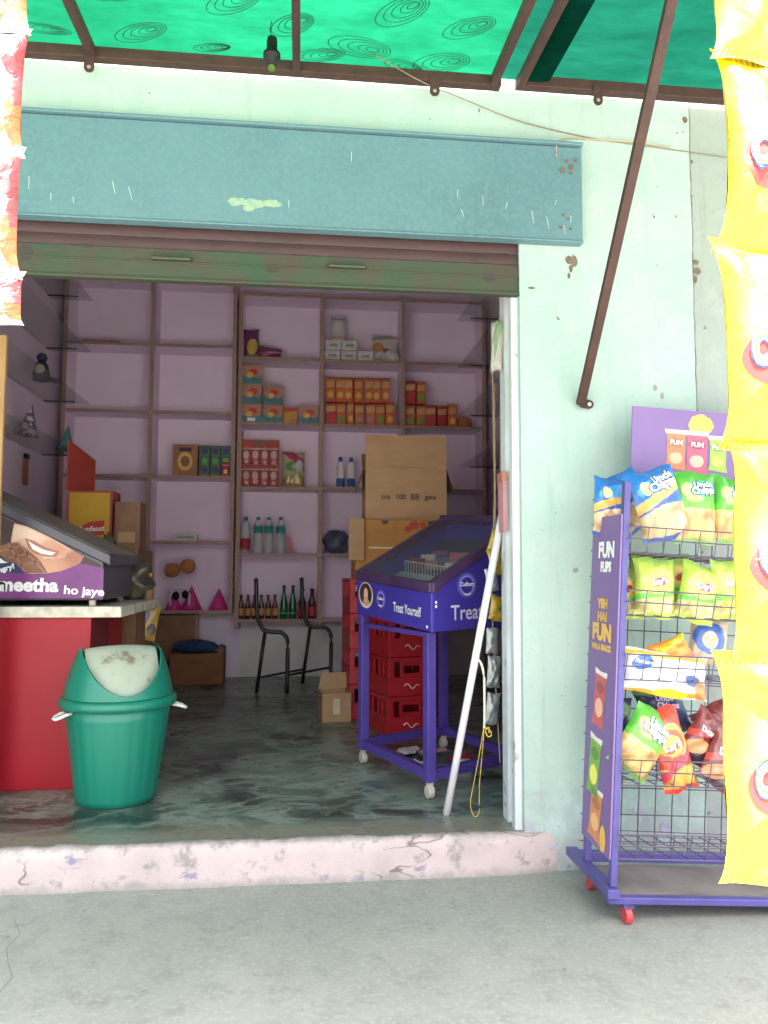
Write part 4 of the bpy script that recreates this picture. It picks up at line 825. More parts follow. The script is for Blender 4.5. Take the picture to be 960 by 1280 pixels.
for k in range(3): ibox('tea_carton', ['dark green carton right beside the golden cup carton','dark green carton in the middle of its row of three','dark green carton next to the shelf post, behind a red sachet'][k], 'carton', -.868+k*.094, LZ[2], .090, .28, .09, 'tea_green', 'green cartons on the left shelves', extra=tea)
pack('sachet', 'small red shiny sachet in front of the green cartons', 'sachet', .075, .13, .03, M.setdefault('redsac', design('red_sachet', (.5,.04,.06), [('ell',.5,.3,.25,.15,0,(.75,.55,.35)), ('band',.7,.8,(.6,.3,.3))])), (-.68, 4.125, LZ[2]+.065), (R(-8),0,0), None, 33)
def tis(t, w_, h_, d_): face(t, w_, d_, [(-.4,.02), (.4,.02), (.3,.045), (-.35,.04)], 'label_green')
ibox('soap_packet', 'flat white and green packet alone on a left shelf', 'packet', -1.02, LZ[3], .20, .06, .1, 'soap_white', extra=tis)
for k, (x, r_, h_) in enumerate(((-1.12,.082,.16), (-.966,.098,.215), (-.724,.095,.19))): hat(['pink cone party hat on the left with the pom-pom toy over it','tall pink cone party hat in the middle of three','pink cone party hat standing apart at the right'][k], (x, 4.2, LZ[4]), r_, h_, 'hat_pink', g_='pink party hats')
PT = thing('pompom_headband', 'headband with two orange pom-poms resting over the pink hats', 'headband', (-1.06, 4.13, LZ[4]+.20))
for dx, dz in ((-.07,.155), (.065,.19)):
    o = MB(); o.lathe([(.004,-.066), (.042,-.054), (.066,-.02), (.068,.02), (.045,.055), (.004,.066)], 18, (dx, 0, dz)); pp = obj('pompom', o, 'pompom_orange', PT, smooth=True)
    o = MB(); o.tube([(dx,0,dz-.06), (dx*.9,0,dz*.3), (dx*.5,0,0)], .004, 6); obj('spring', o, 'white_plastic', PT)
o = MB(); o.tube([(-.08,0,-.16), (-.085,0,-.06), (-.03,0,0), (.03,0,.0), (.085,0,-.06), (.08,0,-.16)], .012, 8); obj('band', o, 'white_plastic', PT, smooth=True); o = MB(); o.lathe([(.004,-.04), (.03,-.02), (.03,.02), (.004,.04)], 12, (.05,-.02,-.06)); obj('bow', o, 'black_plastic', PT, smooth=True); o = MB(); o.lathe([(.004,-.04), (.03,-.02), (.03,.02), (.004,.04)], 12, (-.03,-.02,-.07)); obj('bow', o, 'black_plastic', PT, smooth=True)
D2 = lambda n_, *a: M.setdefault(n_, design(n_, *a))
pack('snack_pack', 'purple and yellow packet standing in the top shelf corner', 'snack pack', .15, .28, .07, D2('purple_yellow', (.14,.03,.12), [('ell',.55,.38,.35,.26,.3,(.55,.40,.05)), ('band',0,.12,(.08,.05,.06))]), (-.47, 4.2, MZ[0]+.14), (R(-6), R(-4), 0), None, 35)
pack('snack_pack', 'purple-maroon packet slumped beside the purple and yellow one', 'snack pack', .22, .12, .07, D2('maroon_packet', (.16,.02,.09), [('band',.4,.55,(.4,.2,.25),.3), ('ell',.3,.3,.2,.2,.3,(.25,.05,.12))]), (-.30, 4.19, MZ[0]+.058), (R(-6), R(8), 0), None, 36, crump=1.6)
P('salmon_box', (.46,.24,.17), .55, (.38,.18,.13), 12); P('teal_print', (.06,.23,.24), .5, (.05,.16,.2), 18)
def nood(t, w_, h_, d_):
    face(t, w_, d_, [(-.48,.004), (.48,.004), (.48,h_*.42), (.25,h_*.30), (0,h_*.44), (-.25,h_*.3), (-.48,h_*.46)], 'teal_print'); face(t, w_, d_, blob2(.05, h_*.62, .22, h_*.16), 'red_ink')
    face(t, w_, d_, blob2(-.1, h_*.45, .16, h_*.15), 'gold_ink', k=1)
lab = ['bottom of the three stacked salmon and teal cartons','middle carton of the three stacked by the shelf post','top carton of the three salmon and teal ones','lower salmon and teal carton of the pair','upper carton of the pair, one step lower than the three','salmon and teal carton standing alone at the right']
for k, (x, z) in enumerate(((-.455,0), (-.455,.181), (-.455,.362), (-.262,0), (-.262,.176), (.065,0))): ibox('food_carton', lab[k], 'carton', x, MZ[1]+z, .178, .178 if k < 3 else .173, .12, 'salmon_box', 'salmon and teal cartons', extra=nood, y=4.2)
P('yellow_box', (.55,.32,.04), .5, (.5,.2,.06), 14); ibox('food_carton', 'small yellow carton between the stacked cartons and the lone one', 'carton', -.104, MZ[1], .12, .15, .1, 'yellow_box', extra=lambda t, w_, h_, d_: face(t, w_, d_, [(-.5,h_*.7), (.5,h_*.8), (.5,h_), (-.5,h_)], 'red_ink'))
ibox('flat_packet', 'thin pale teal box lying in front of the stacked cartons', 'packet', -.40, MZ[1], .2, .05, .04, 'hat_teal', y=4.12, extra=lambda t, w_, h_, d_: face(t, w_, d_, [(-.45,.01), (-.1,.01), (-.1,.04), (-.45,.04)], 'white_ink'))
# red hanging display card with sachets
RD = thing('sachet_display', 'red display card with rows of pink sachets on the shelf', 'display card', (-.375, 4.2, MZ[2])); o = MB(); o.box(-.172,.172,0,.03,0,.44); obj('card', o, mat('display_red', (.36,.02,.025), .5, (.4,.06,.02), 4), RD, bevel=.003)
for r_ in range(2):
    for k in range(4):
        pack('sachet', None, None, .082, .17, .03, D2('pink_sachet', (.45,.10,.10), [('ell',.5,.6,.36,.22,0,(.6,.42,.40)), ('band',.9,1,(.6,.5,.5)), ('band',.1,.2,(.3,.02,.03))]), (-.125+k*.083, -.012, .09+.19*r_), (R(-4), R((k*7) % 5-2), 0), None, 70+k+r_*4, parent=RD, nu=8, nv=10)
o = MB().poly([(-.06,-.002,.385), (.06,-.002,.385), (.06,-.002,.43), (-.06,-.002,.43)]); obj('printed_badge', o, 'choc', RD)
pack('snack_pack', 'cream and green pouch with a pink top beside the red display card', 'pouch', .215, .34, .09, D2('green_pouch', (.52,.48,.26), [('band',.72,1,(.5,.05,.16),-.5), ('ell',.45,.58,.3,.13,0,(.14,.30,.12)), ('chips',.04,.34,(.55,.42,.12),(.4,.3,.1)), ('ell',.75,.6,.2,.15,.4,(.6,.55,.55))]), (-.07, 4.21, MZ[2]+.165), (R(-6),0,0), None, 37)
def bottle(name, label, x, z, prof, mats, mis, group, y=SY):
    t = thing(name, label, 'bottle', (x, y, z), group=group)
    body = [p for k, p in enumerate(prof) if k == 0 or mis[k-1] != 2]
    lab_ = [p for k, p in enumerate(prof) if (k < len(mis) and mis[k] == 1) or (k and mis[k-1] == 1)]
    cap = [p for k, p in enumerate(prof) if (k < len(mis) and mis[k] == 2) or (k and mis[k-1] == 2)]
    mb = MB(); mb.lathe([(r_-.0008, z_) for r_, z_ in body], 16); obj('glass_body', mb, mats[0], t, smooth=True)
    mb = MB(); mb.lathe([(r_+.0006, z_) for r_, z_ in lab_], 16, caps=False); obj('label', mb, mats[1], t, smooth=True)
    mb = MB(); mb.lathe([(cap[0][0]*.6, cap[0][1]+.001)]+[(r_+.0005, z_+.001) for r_, z_ in cap]+[(.002, cap[-1][1]+.0015)], 14); obj('cap', mb, mats[2], t, smooth=True)
    return t
wprof = [(.036,0), (.040,.006), (.040,.18), (.041,.182), (.041,.245), (.039,.247), (.032,.275), (.016,.30), (.015,.303), (.017,.305), (.017,.327)]
WM = [0,0,0,1,1,0,0,0,2,2]
wl_ = ['clear water bottle with a teal label, left of the three alike','clear water bottle with a teal label, middle of the three alike','clear water bottle with a teal label, right of the three beside the red packet']
for k, x in enumerate((-.383, -.286, -.180)): bottle('water_bottle', wl_[k], x, MZ[3], wprof, ['clear_pet', 'label_teal', 'cap_green'], WM, 'water bottles on the shelf')
w4 = bottle('water_bottle', 'clear bottle with a maroon lower label next to the shelf post', -.495, MZ[3], [(.04,0), (.044,.006), (.044,.03), (.045,.031), (.045,.13), (.044,.131), (.044,.225), (.036,.26), (.018,.295), (.02,.30), (.02,.33)], ['clear_pet', 'label_red', 'cap_green'], [0,0,0,1,1,0,0,0,2,2], None)
o = MB(); o.hexa([(-.02,-.03,0), (.02,-.03,0), (.02,.03,0), (-.02,.03,0), (-.065,-.03,.15), (-.03,-.03,.155), (-.03,.03,.155), (-.065,.03,.15)]); tag(obj('packet', o, 'label_red', loc=(-.075, 4.19, MZ[3]), bevel=.003), 'narrow red packet leaning on the right water bottle', 'packet')
aprof = [(.024,0), (.027,.005), (.027,.03), (.0278,.031), (.0278,.095), (.027,.096), (.027,.115), (.013,.165), (.012,.195), (.014,.196), (.0145,.215)]
for k in range(6): bottle('sauce_bottle', ordw(k)+' small amber bottle with a tan label from the left of its row', -.525+k*.0605, MZ[4], aprof, ['amber_glass', 'label_amber', 'maroon_glass'], [0,0,0,1,1,0,0,0,2,2], 'small amber bottles')
gprof = [(.032,0), (.036,.006), (.036,.045), (.0365,.046), (.0365,.055), (.036,.056), (.036,.13), (.016,.225), (.014,.28), (.0165,.281), (.0165,.30)]
for k, x in enumerate((-.142, -.062)): bottle('soda_bottle', ['tall green glass bottle beside the amber row','tall green glass bottle beside the maroon pair'][k], x, MZ[4], gprof, ['green_glass', 'label_green', 'green_glass'], [0,0,0,1,1,0,0,0,2,2], 'green bottles')
mprof = [(.034,0), (.037,.006), (.037,.025), (.0378,.026), (.0378,.11), (.037,.111), (.037,.14), (.017,.205), (.016,.245), (.019,.246), (.02,.272)]
for k, x in enumerate((.022, .112)): bottle('syrup_bottle', ['maroon bottle half behind the chair\'s back post','maroon bottle at the right end of the bottom shelf row'][k], x, MZ[4], mprof, ['maroon_glass', 'label_red', 'maroon_glass'], [0,0,0,1,1,0,0,0,2,2], 'maroon bottles')
bprof = [(.034,0), (.038,.006), (.038,.012), (.039,.013), (.039,.09), (.037,.091), (.037,.17), (.033,.215), (.015,.25), (.018,.252), (.018,.29)]
for k, x in enumerate((.362, .46)): bottle('drink_bottle', ['white bottle with blue base label, left of two','white bottle with blue base label beside the open carton'][k], x, MZ[2], bprof, ['white_plastic', 'label_blue', 'cap_blue'], [0,0,0,1,1,0,0,0,2,2], 'white and blue bottles')
crumple('wrapped_bundle', 'dark blue plastic wrapped bundle on the shelf left of the cartons', 'bundle', (.33, 4.2, MZ[3]), .125, .09, .10, mat('bundle_blue', (.035,.045,.10), .3, (.12,.13,.2), 18, bump=.5), 5, .2)
# white soap bars, packet and bag on the top shelf
sl_ = ['white soap packet at the left end of the bottom row','white soap packet in the middle of the bottom row','white soap packet at the right end of the bottom row','white soap packet on top at the left','white soap packet on top at the right']
for k, (x, z) in enumerate(((.275,0), (.428,0), (.582,0), (.283,.099), (.435,.099))):
    ibox('soap_packet', sl_[k], 'packet', x, MZ[0]+z, .145, .094, .1, 'soap_white', 'white soap packets', extra=lambda t, w_, h_, d_: face(t, w_, d_, [(-.2,.03), (.3,.035), (.25,.06), (-.25,.055)], 'grey_putty'))
pack('packet', 'white packet with a grey border standing on the soap packets', 'packet', .14, .245, .03, D2('white_packet', (.55,.52,.53), [('band',.08,.2,(.5,.28,.2)), ('ell',.5,.55,.3,.22,0,(.6,.57,.58)), ('band',.82,.9,(.25,.22,.25))]), (.33, 4.2, MZ[0]+.198+.12), (R(-5),0,0), None, 38)
crumple('plastic_bag', 'crumpled white plastic bag on the top shelf next to the soap packets', 'bag', (.825, 4.2, MZ[0]), .085, .09, .055, 'soap_white', 12, .2)
pack('snack_pack', 'white packet with orange and red print propped behind the crumpled bag', 'snack pack', .27, .245, .06, D2('atta_packet', (.55,.50,.48), [('ell',.25,.5,.22,.2,.3,(.5,.2,.08)), ('ell',.7,.3,.3,.14,-.5,(.25,.08,.06)), ('band',.85,1,(.3,.26,.25),.2)]), (.775, 4.27, MZ[0]+.16), (R(-4), R(6), 0), None, 39)
# juice cartons: one built, the rest copied
JX = [.262, .348, .432, .517, .619, .700, .785, .887]
def juice(name, label, x, z, w_, h_, col, hi, g_='juice cartons on the middle shelf'):
    t = thing(name, label, 'juice carton', (x, 4.20, z), group=g_); o = MB(); o.box(-w_/2,w_/2,-.035,.035,0,h_*.92); obj('box', o, [col], t, bevel=.002)
    o = MB(); o.hexa([(-w_/2,-.035,h_*.921), (w_/2,-.035,h_*.921), (w_/2,.035,h_*.921), (-w_/2,.035,h_*.921), (-w_/2,-.015,h_), (w_/2,-.015,h_), (w_/2,.02,h_), (-w_/2,.02,h_)]); obj('gable_top', o, [col], t)
    o = MB().poly([(-w_/2+.004,-.0365,h_*.55), (w_/2-.004,-.0365,h_*.6), (w_/2-.004,-.0365,h_*.85), (-w_/2+.004,-.0365,h_*.8)]); obj('name_panel', o, 'juice_panel', t)
    o = MB().poly([(a*w_*.9, -.037, b*h_) for a, b in blob2(0, .27, .36, .14)]); obj('fruit_print', o, hi, t); return t
P('juice_orange', (.58,.14,.04), .45, (.48,.08,.03), 14); P('juice_red', (.45,.05,.04), .45, (.36,.03,.03), 14); P('juice_panel', (.62,.36,.14), .5, (.55,.25,.10), 20)
kinds = {'o': juice('juice_carton', 'orange juice carton, first from the left in the upper tier', JX[0], MZ[1]+.222, .082, .235, 'juice_orange', 'gold_ink')}
for k in range(1, 7): dup(kinds['o'], (JX[k]+rnd.uniform(-.006,.006), 4.20+rnd.uniform(-.02,.02), MZ[1]+.222), (0,0,R(rnd.uniform(-7,7))), 'orange juice carton, %s from the left in the upper tier' % ordw(k))
kinds['r'] = juice('juice_carton', 'red juice carton, first from the left in the lower tier', .268, MZ[1], .098, .22, 'juice_red', 'red_ink')
kinds['g'] = juice('juice_carton', 'juice carton with green fruit, second in the lower tier', .362, MZ[1], .084, .216, 'juice_orange', 'green_ink')
kinds['p'] = juice('juice_carton', 'juice carton with pink fruit, fourth in the lower tier', .532, MZ[1], .086, .216, 'juice_orange', 'pink_paper')
for k, (x, s_) in enumerate(((.452,'o'), (.640,'p'), (.728,'g'), (.815,'o'), (1.012,'g'), (1.112,'g'), (1.205,'r'), (1.312,'r'), (1.412,'o'))):
    dup(kinds[s_], (x, 4.20+rnd.uniform(-.02,.02), MZ[1]), (0,0,R(rnd.uniform(-6,6))), ['narrow orange carton, third in the lower tier','juice carton with pink fruit, fifth in the lower tier','juice carton with green fruit, sixth in the lower tier','orange juice carton, seventh in the lower tier beside the shelf divider','juice carton with green fruit just right of the divider','juice carton with green fruit, second right of the divider','red juice carton, third right of the divider','red juice carton, fourth right of the divider','orange juice carton at the right end of the lower tier'][k], scale=(.72 if k == 0 else 1, 1, .98))
for k, (x, s_) in enumerate(((1.012,'r'), (1.112,'g'))): dup(kinds[s_], (x, 4.20, MZ[1]+.222), None, ['red juice carton on top just right of the divider','juice carton with green fruit on top, right end of the upper tier'][k])
o = MB(); o.lathe([(.01,0), (.06,.01), (.075,.05), (.06,.10), (.01,.12)], 14); tag(obj('orange_ball', o, mat('dull_orange', (.36,.13,.06), .6), smooth=True, loc=(1.53, 4.22, MZ[1])), 'round orange object right of the juice cartons', 'ball')

# ------------------------------------------------------------------ crates, cartons
def crate_parts(t):
    W_, D_, H_ = .30, .42, .232
    def wall(nm, L, fn, slots, hand):
        o = MB()
        def bx(a0, a1, z0, z1, th=.014): fn(o, a0, a1, z0, z1, th)
        bx(.0, L, 0, .10); bx(0, L, .10, .112, .018); bx(0, L, H_-.028, H_-.002, .018)
        xs_ = [0, .03]
        for a0, a1 in slots: xs_ += [a0, a1]
        bars = []; cur = 0
        for a0, a1 in slots: bars.append((cur, a0)); cur = a1
        bars.append((cur, L))
        for a0, a1 in bars: bx(a0, a1, .112, H_-.028)
        if hand:
            a0, a1 = hand; bx(a0, a1, .112, .135); bx(a0, a1, .180, H_-.028)
        return obj(nm, o, 'crate_red', t, bevel=.0015, seg=1)
    def fx(y, s_): return lambda o, a0, a1, z0, z1, th: o.box(a0, a1, min(y, y+s_*th), max(y, y+s_*th), z0, z1)
    def fy(x, s_): return lambda o, a0, a1, z0, z1, th: o.box(min(x, x+s_*th), max(x, x+s_*th), a0+.0185, a1+.0185, z0, z1)
    sl1 = [(.035,.075), (.095,.205), (.225,.265)]; sl2 = [(.03,.07), (.095,.135), (.16,.225), (.25,.29), (.315,.355)]
    for y, s_ in ((0, 1), (D_, -1)): wall('side_panel', W_, fx(y, s_), sl1, (.095,.205))
    for x, s_ in ((0, 1), (W_, -1)): wall('side_panel', D_-.037, fy(x, s_), sl2, None)
    o = MB(); o.box(.0145, W_-.0145, .0185, D_-.0185, .004, .012); obj('base', o, 'crate_red', t)
    o = MB(); pth_ = [(.10+.1*u, -.003, .062+.013*sin(u*9)-.01*u) for u in [k/16 for k in range(17)]]; o.tube(pth_, .0035, 5, r1=.0015); obj('script_mark', o, 'white_ink', t)
    return t
A = R(17)
c0 = crate_parts(thing('drink_crate', 'red plastic bottle crate at the bottom of the front stack under the chiller', 'crate', (.535, 1.73, FZ), (0,0,A), 'red bottle crates'))
for k in (1, 2): dup(c0, (.535+.004*k, 1.73, FZ+.234*k), (0,0,A+R(k-1.5)), ['','red bottle crate in the middle of the front stack','topmost red crate of the front stack, just below the chiller'][k])
for k in range(4): dup(c0, (.335, 2.27, FZ+.234*k), (0,0,R(4)), ['lowest red crate of the stack behind, partly hidden','second red crate from the floor in the stack behind','third red crate from the floor in the stack behind','top red crate of the stack behind, carrying the ochre carton'][k])
for k in range(4): dup(c0, (.70, 2.30, FZ+.234*k), (0,0,R(2)), ['lowest red crate of the hidden right stack','second red crate of the hidden right stack','third red crate of the hidden right stack','top red crate of the hidden right stack under the ochre carton'][k])
OC = thing('ochre_carton', 'ochre brown carton with tape and red flower prints under the open carton', 'carton', (.37, 2.28, FZ+.937))
o = MB(); o.box(0,.66,0,.42,0,.395); obj('box', o, 'carton_ochre', OC, bevel=.004); o = MB(); o.box(.09,.661,-.003,-.0005,.20,.212); obj('tape', o, 'tape', OC)
o = MB(); o.hexa([(-.05,-.07,.12), (.055,-.04,.12), (.055,-.036,.12), (-.05,-.066,.12), (-.05,-.07,.40), (.055,-.04,.40), (.055,-.036,.40), (-.05,-.066,.40)]); obj('flap', o, 'cardboard', OC)
for k, (x, z, r_, m) in enumerate(((.40,.36,.045,'print_red'), (.36,.335,.03,'print_red'), (.46,.365,.03,'print_red'), (.20,.385,.03,'print_dark'), (.52,.375,.03,'print_dark'))): obj('flower_print', MB().poly([(p[0], -.0015-.0006*k, min(p[2], .39)) for p in blob(x, z, r_, r_*.8, 14, k)]), m, OC)
UC = thing('open_carton', 'tall plain cardboard carton with its top flap standing up', 'carton', (.445, 2.38, FZ+1.334))
o = MB(); o.box(0,.57,0,.008,0,.372); o.box(0,.57,.30,.308,0,.372); o.box(0,.008,.0082,.2998,0,.372); o.box(.562,.57,.0082,.2998,0,.372); o.box(.0082,.5618,.0082,.2998,0,.008); obj('box', o, 'cardboard', UC)
o = MB(); o.hexa([(0,.0,.374), (.57,.0,.374), (.57,.006,.374), (0,.006,.374), (-.002,.012,.60), (.572,.012,.60), (.572,.018,.60), (-.002,.018,.60)]); obj('flap', o, 'cardboard', UC)
for x, s_ in ((0, -1), (.57, 1)):
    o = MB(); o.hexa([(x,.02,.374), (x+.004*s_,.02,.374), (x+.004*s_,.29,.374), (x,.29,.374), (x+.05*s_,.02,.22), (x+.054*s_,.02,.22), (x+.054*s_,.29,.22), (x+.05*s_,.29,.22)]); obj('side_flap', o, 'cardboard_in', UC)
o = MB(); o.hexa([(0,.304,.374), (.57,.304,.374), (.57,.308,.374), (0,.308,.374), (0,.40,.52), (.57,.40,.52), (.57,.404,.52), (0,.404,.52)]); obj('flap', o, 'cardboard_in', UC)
for s, x, sz in (('cra', .14, .05), ('100', .245, .05), ('88', .345, .062), ('gate', .455, .048)): text(UC, s, sz, 'print_dark', flat((x, -.002, .165), (1,0,-.01), (0,0,1)), .0012)
SB = thing('cardboard_box', 'small open cardboard box on the floor left of the crates', 'carton', (.155, 2.20, FZ), (0,0,R(6)))
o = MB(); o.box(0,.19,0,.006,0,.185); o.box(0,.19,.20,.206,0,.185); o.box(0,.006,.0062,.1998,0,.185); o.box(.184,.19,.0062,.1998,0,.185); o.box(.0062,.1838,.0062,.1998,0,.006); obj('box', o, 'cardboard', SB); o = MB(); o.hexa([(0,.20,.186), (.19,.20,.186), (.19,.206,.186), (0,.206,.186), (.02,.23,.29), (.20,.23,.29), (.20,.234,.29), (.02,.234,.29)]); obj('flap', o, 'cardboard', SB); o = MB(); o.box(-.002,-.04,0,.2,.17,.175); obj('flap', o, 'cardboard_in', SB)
obj('tape', MB().poly([(.07,-.0012,.05), (.115,-.0012,.05), (.115,-.0012,.15), (.07,-.0012,.15)]), 'tape', SB)
BB = thing('cardboard_box', 'brown cardboard box under the shelves covered with a dark blue cloth', 'carton', (-1.10, 3.93, FZ)); o = MB(); o.box(0,.45,0,.22,0,.265); obj('box', o, mat('rust_card', (.26,.11,.045), .85, (.2,.08,.035), 5), BB, bevel=.004)
text(BB, 'FRESH', .045, 'print_dark', flat((.22,-.002,.19), (1,0,0), (0,0,1)), 0)
o = MB(); o.hexa([(.40,0,.266), (.45,0,.266), (.45,.2,.266), (.40,.2,.266), (.41,0,.33), (.455,0,.31), (.455,.2,.31), (.41,.2,.33)]); obj('flap', o, 'rust_stain', BB)
crumple('cloth', 'dark blue folded cloth on the brown box under the shelves', 'cloth', (-.90, 4.02, FZ+.266), .20, .11, .052, 'cloth_blue', 4, .12)
# ------------------------------------------------------------------ bare chair frame
CH = thing('chair_frame', 'bare black tubular chair frame without a seat, in front of the shelves', 'chair', (-.24, 3.45, FZ))
def smoothp(P_, k=6):
    Q = []
    for a, b in zip(P_, P_[1:]):
        for j in range(k): Q.append(Vector(a).lerp(Vector(b), j/k))
    Q.append(Vector(P_[-1]))
    for _ in range(3): Q = [Q[0]]+[(Q[i-1]+Q[i]*2+Q[i+1])/4 for i in range(1, len(Q)-1)]+[Q[-1]]
    return Q
for yy, xo, zo in ((0, 0, 0), (.48, .37, .01)):
    o = MB(); o.tube(smoothp([(-.115+xo,yy,.92), (-.105+xo,yy,.62), (-.06+xo,yy,.505), (0+xo,yy,.485), (.10+xo,yy,.485), (.15+xo,yy,.43), (.145+xo,yy-.03,.0)]), .017, 8); obj('side_frame', o, 'black_steel', CH, smooth=True)
    o = MB(); o.tube([(-.035+xo,yy,.49), (-.10+xo,yy+.03,.0)], .016, 8); obj('leg', o, 'black_steel', CH, smooth=True)
o = MB(); o.tube([(-.08,.02,.12), (.28,.50,.12)], .010, 8); obj('crossbar', o, 'black_steel', CH); o = MB(); o.tube([(.145,-.02,.14), (.51,.46,.14)], .010, 8); obj('crossbar', o, 'black_steel', CH)
# ------------------------------------------------------------------ chiller on its stand
A_, B_, = Vector((.335,1.12)), Vector((.575,.475)); C_ = B_+Vector((cos(R(32)), sin(R(32))))*.56; D_ = A_+C_-B_
CL = thing('display_chiller', 'purple chocolate chiller with a sloping glass lid on a wheeled purple stand', 'chiller', (0, 0, FZ))
def v3(p, z): return Vector((p.x, p.y, z))
def frame_bar(p, q, z0, z1, t=.02, nm='rail'):
    d = (q-p).normalized(); n_ = Vector((-d.y, d.x))*t; p2, q2 = p+d*.024, q-d*.024
    o = MB(); o.hexa([v3(p2-n_,z0), v3(q2-n_,z0), v3(q2+n_,z0), v3(p2+n_,z0), v3(p2-n_,z1), v3(q2-n_,z1), v3(q2+n_,z1), v3(p2+n_,z1)]); obj(nm, o, 'frame_purple', CL, bevel=.002)
ang = (B_-A_).to_3d()
ez = Matrix.Rotation(math.atan2((B_-A_).y, (B_-A_).x), 4, 'Z')
for p, zt in ((A_, .765), (B_, .722), (C_, .735), (D_, .77)):
    o = MB(); o.box(-.022,.022,-.022,.022,.072,zt, 0, Matrix.Translation(v3(p, 0)) @ ez); obj('leg', o, 'frame_purple', CL, bevel=.003)
    t = MB(); t.box(-.012,.012,-.012,.012,.05,.0715, 0, Matrix.Translation(v3(p, 0)) @ ez); cs = obj('caster', t, 'wheel_pale', CL); t = MB(); t.tube([v3(p, .03)-Vector((.014,.004,0)), v3(p, .03)+Vector((.014,.004,0))], .029, 14); obj('wheel', t, 'wheel_pale', cs, bevel=.004)
for p, q in ((A_, B_), (B_, C_), (D_, C_), (A_, D_)): frame_bar(p, q, .082, .125)
frame_bar(A_, B_, .70, .722); frame_bar(D_, C_, .70, .725)
e1 = (B_-A_).normalized(); e2 = (C_-B_).normalized()
a0, b0, c0_, d0 = A_-e1*.03-e2*.03, B_+e1*.05-e2*.02, C_+e1*.05+e2*.04, D_-e1*.03+e2*.04
zb = dict(a=.768, b=.725, c=.738, d=.773); ztp = dict(a=.945, b=.895, c=1.215, d=1.265)
# tray box: four walls and an inner floor so one looks in through the glass
def wallq(p, q, zp0, zq0, zp1, zq1, nm, th=.016, m='chiller_purple'):
    d = (q-p).normalized(); n_ = Vector((-d.y, d.x))*th
    o = MB(); o.hexa([v3(p,zp0), v3(q,zq0), v3(q+n_,zq0), v3(p+n_,zp0), v3(p,zp1), v3(q,zq1), v3(q+n_,zq1), v3(p+n_,zp1)]); return obj(nm, o, m, CL, bevel=.002)
fp_ = wallq(a0, b0, zb['a'], zb['b'], ztp['a'], ztp['b'], 'front_panel'); sp_ = wallq(b0, c0_, zb['b'], zb['c'], ztp['b'], ztp['c'], 'side_panel'); wallq(c0_, d0, zb['c'], zb['d'], ztp['c'], ztp['d'], 'rear_panel'); wallq(d0, a0, zb['d'], zb['a'], ztp['d'], ztp['a'], 'side_panel')
cen = (a0+b0+c0_+d0)/4
def inn(p, k=.055): return p.lerp(cen, k)
fl_ = lambda u: (inn(a0).lerp(inn(d0), u), inn(b0).lerp(inn(c0_), u))
(m0, m1), (n0, n1) = fl_(0), fl_(.46)
o = MB(); o.hexa([v3(m0,ztp['a']-.075), v3(m1,ztp['b']-.075), v3(n1,ztp['b']+.035), v3(n0,ztp['a']+.035), v3(m0,ztp['a']-.065), v3(m1,ztp['b']-.065), v3(n1,ztp['b']+.045), v3(n0,ztp['a']+.045)]); obj('inner_tray', o, 'inner_mint', CL)
# lid frame following the slope
def lidbar(p, q, zp, zq, ww, th=.045):
    d = (q-p).normalized(); n_ = Vector((-d.y, d.x))
    o = MB(); o.hexa([v3(p-n_*.012,zp), v3(q-n_*.012,zq), v3(q+n_*ww,zq), v3(p+n_*ww,zp), v3(p-n_*.012,zp+th), v3(q-n_*.012,zq+th), v3(q+n_*ww,zq+th), v3(p+n_*ww,zp+th)]); obj('lid_frame', o, 'lid_purple', CL, bevel=.004)
lidbar(a0, b0, ztp['a']+.002, ztp['b']+.002, .045); lidbar(b0, c0_, ztp['b']+.003, ztp['c']+.003, .035); lidbar(c0_, d0, ztp['c']+.002, ztp['d']+.002, .04); lidbar(d0, a0, ztp['d']+.0015, ztp['a']+.0015, .035)
o = MB(); o.hexa([v3(p, z) for p, z in ((a0,ztp['a']+.036), (b0,ztp['b']+.036), (c0_,ztp['c']+.036), (d0,ztp['d']+.036))]+[v3(p, z) for p, z in ((a0,ztp['a']+.040), (b0,ztp['b']+.040), (c0_,ztp['c']+.040), (d0,ztp['d']+.040))]); obj('glass_lid', o, 'lid_glass', CL)
# wire fence inside, and chocolate bars behind it
o = MB(); mid = .46
pL, pR = fl_(mid); zL, zR = ztp['a']+.035, ztp['b']+.035
for k in range(22): p = pL.lerp(pR, .06+.88*k/21); z = zL+(zR-zL)*(.06+.88*k/21); rod(v3(p, z), v3(p, z+.065), .0022, o)
rod(v3(pL.lerp(pR, .05), zL+.065), v3(pL.lerp(pR, .95), zR+.065), .004, o); rod(v3(pL.lerp(pR, .05), zL), v3(pL.lerp(pR, .95), zR), .003, o); obj('wire_divider', o, 'wire_white', CL)
q0, q1 = inn(d0), inn(c0_)
o = MB(); o.hexa([v3(pL,zL-.02), v3(pR,zR-.02), v3(q1,ztp['c']-.10), v3(q0,ztp['d']-.10), v3(pL,zL-.01), v3(pR,zR-.01), v3(q1,ztp['c']-.09), v3(q0,ztp['d']-.09)]); obj('inner_shelf', o, 'cabinet_dark', CL)
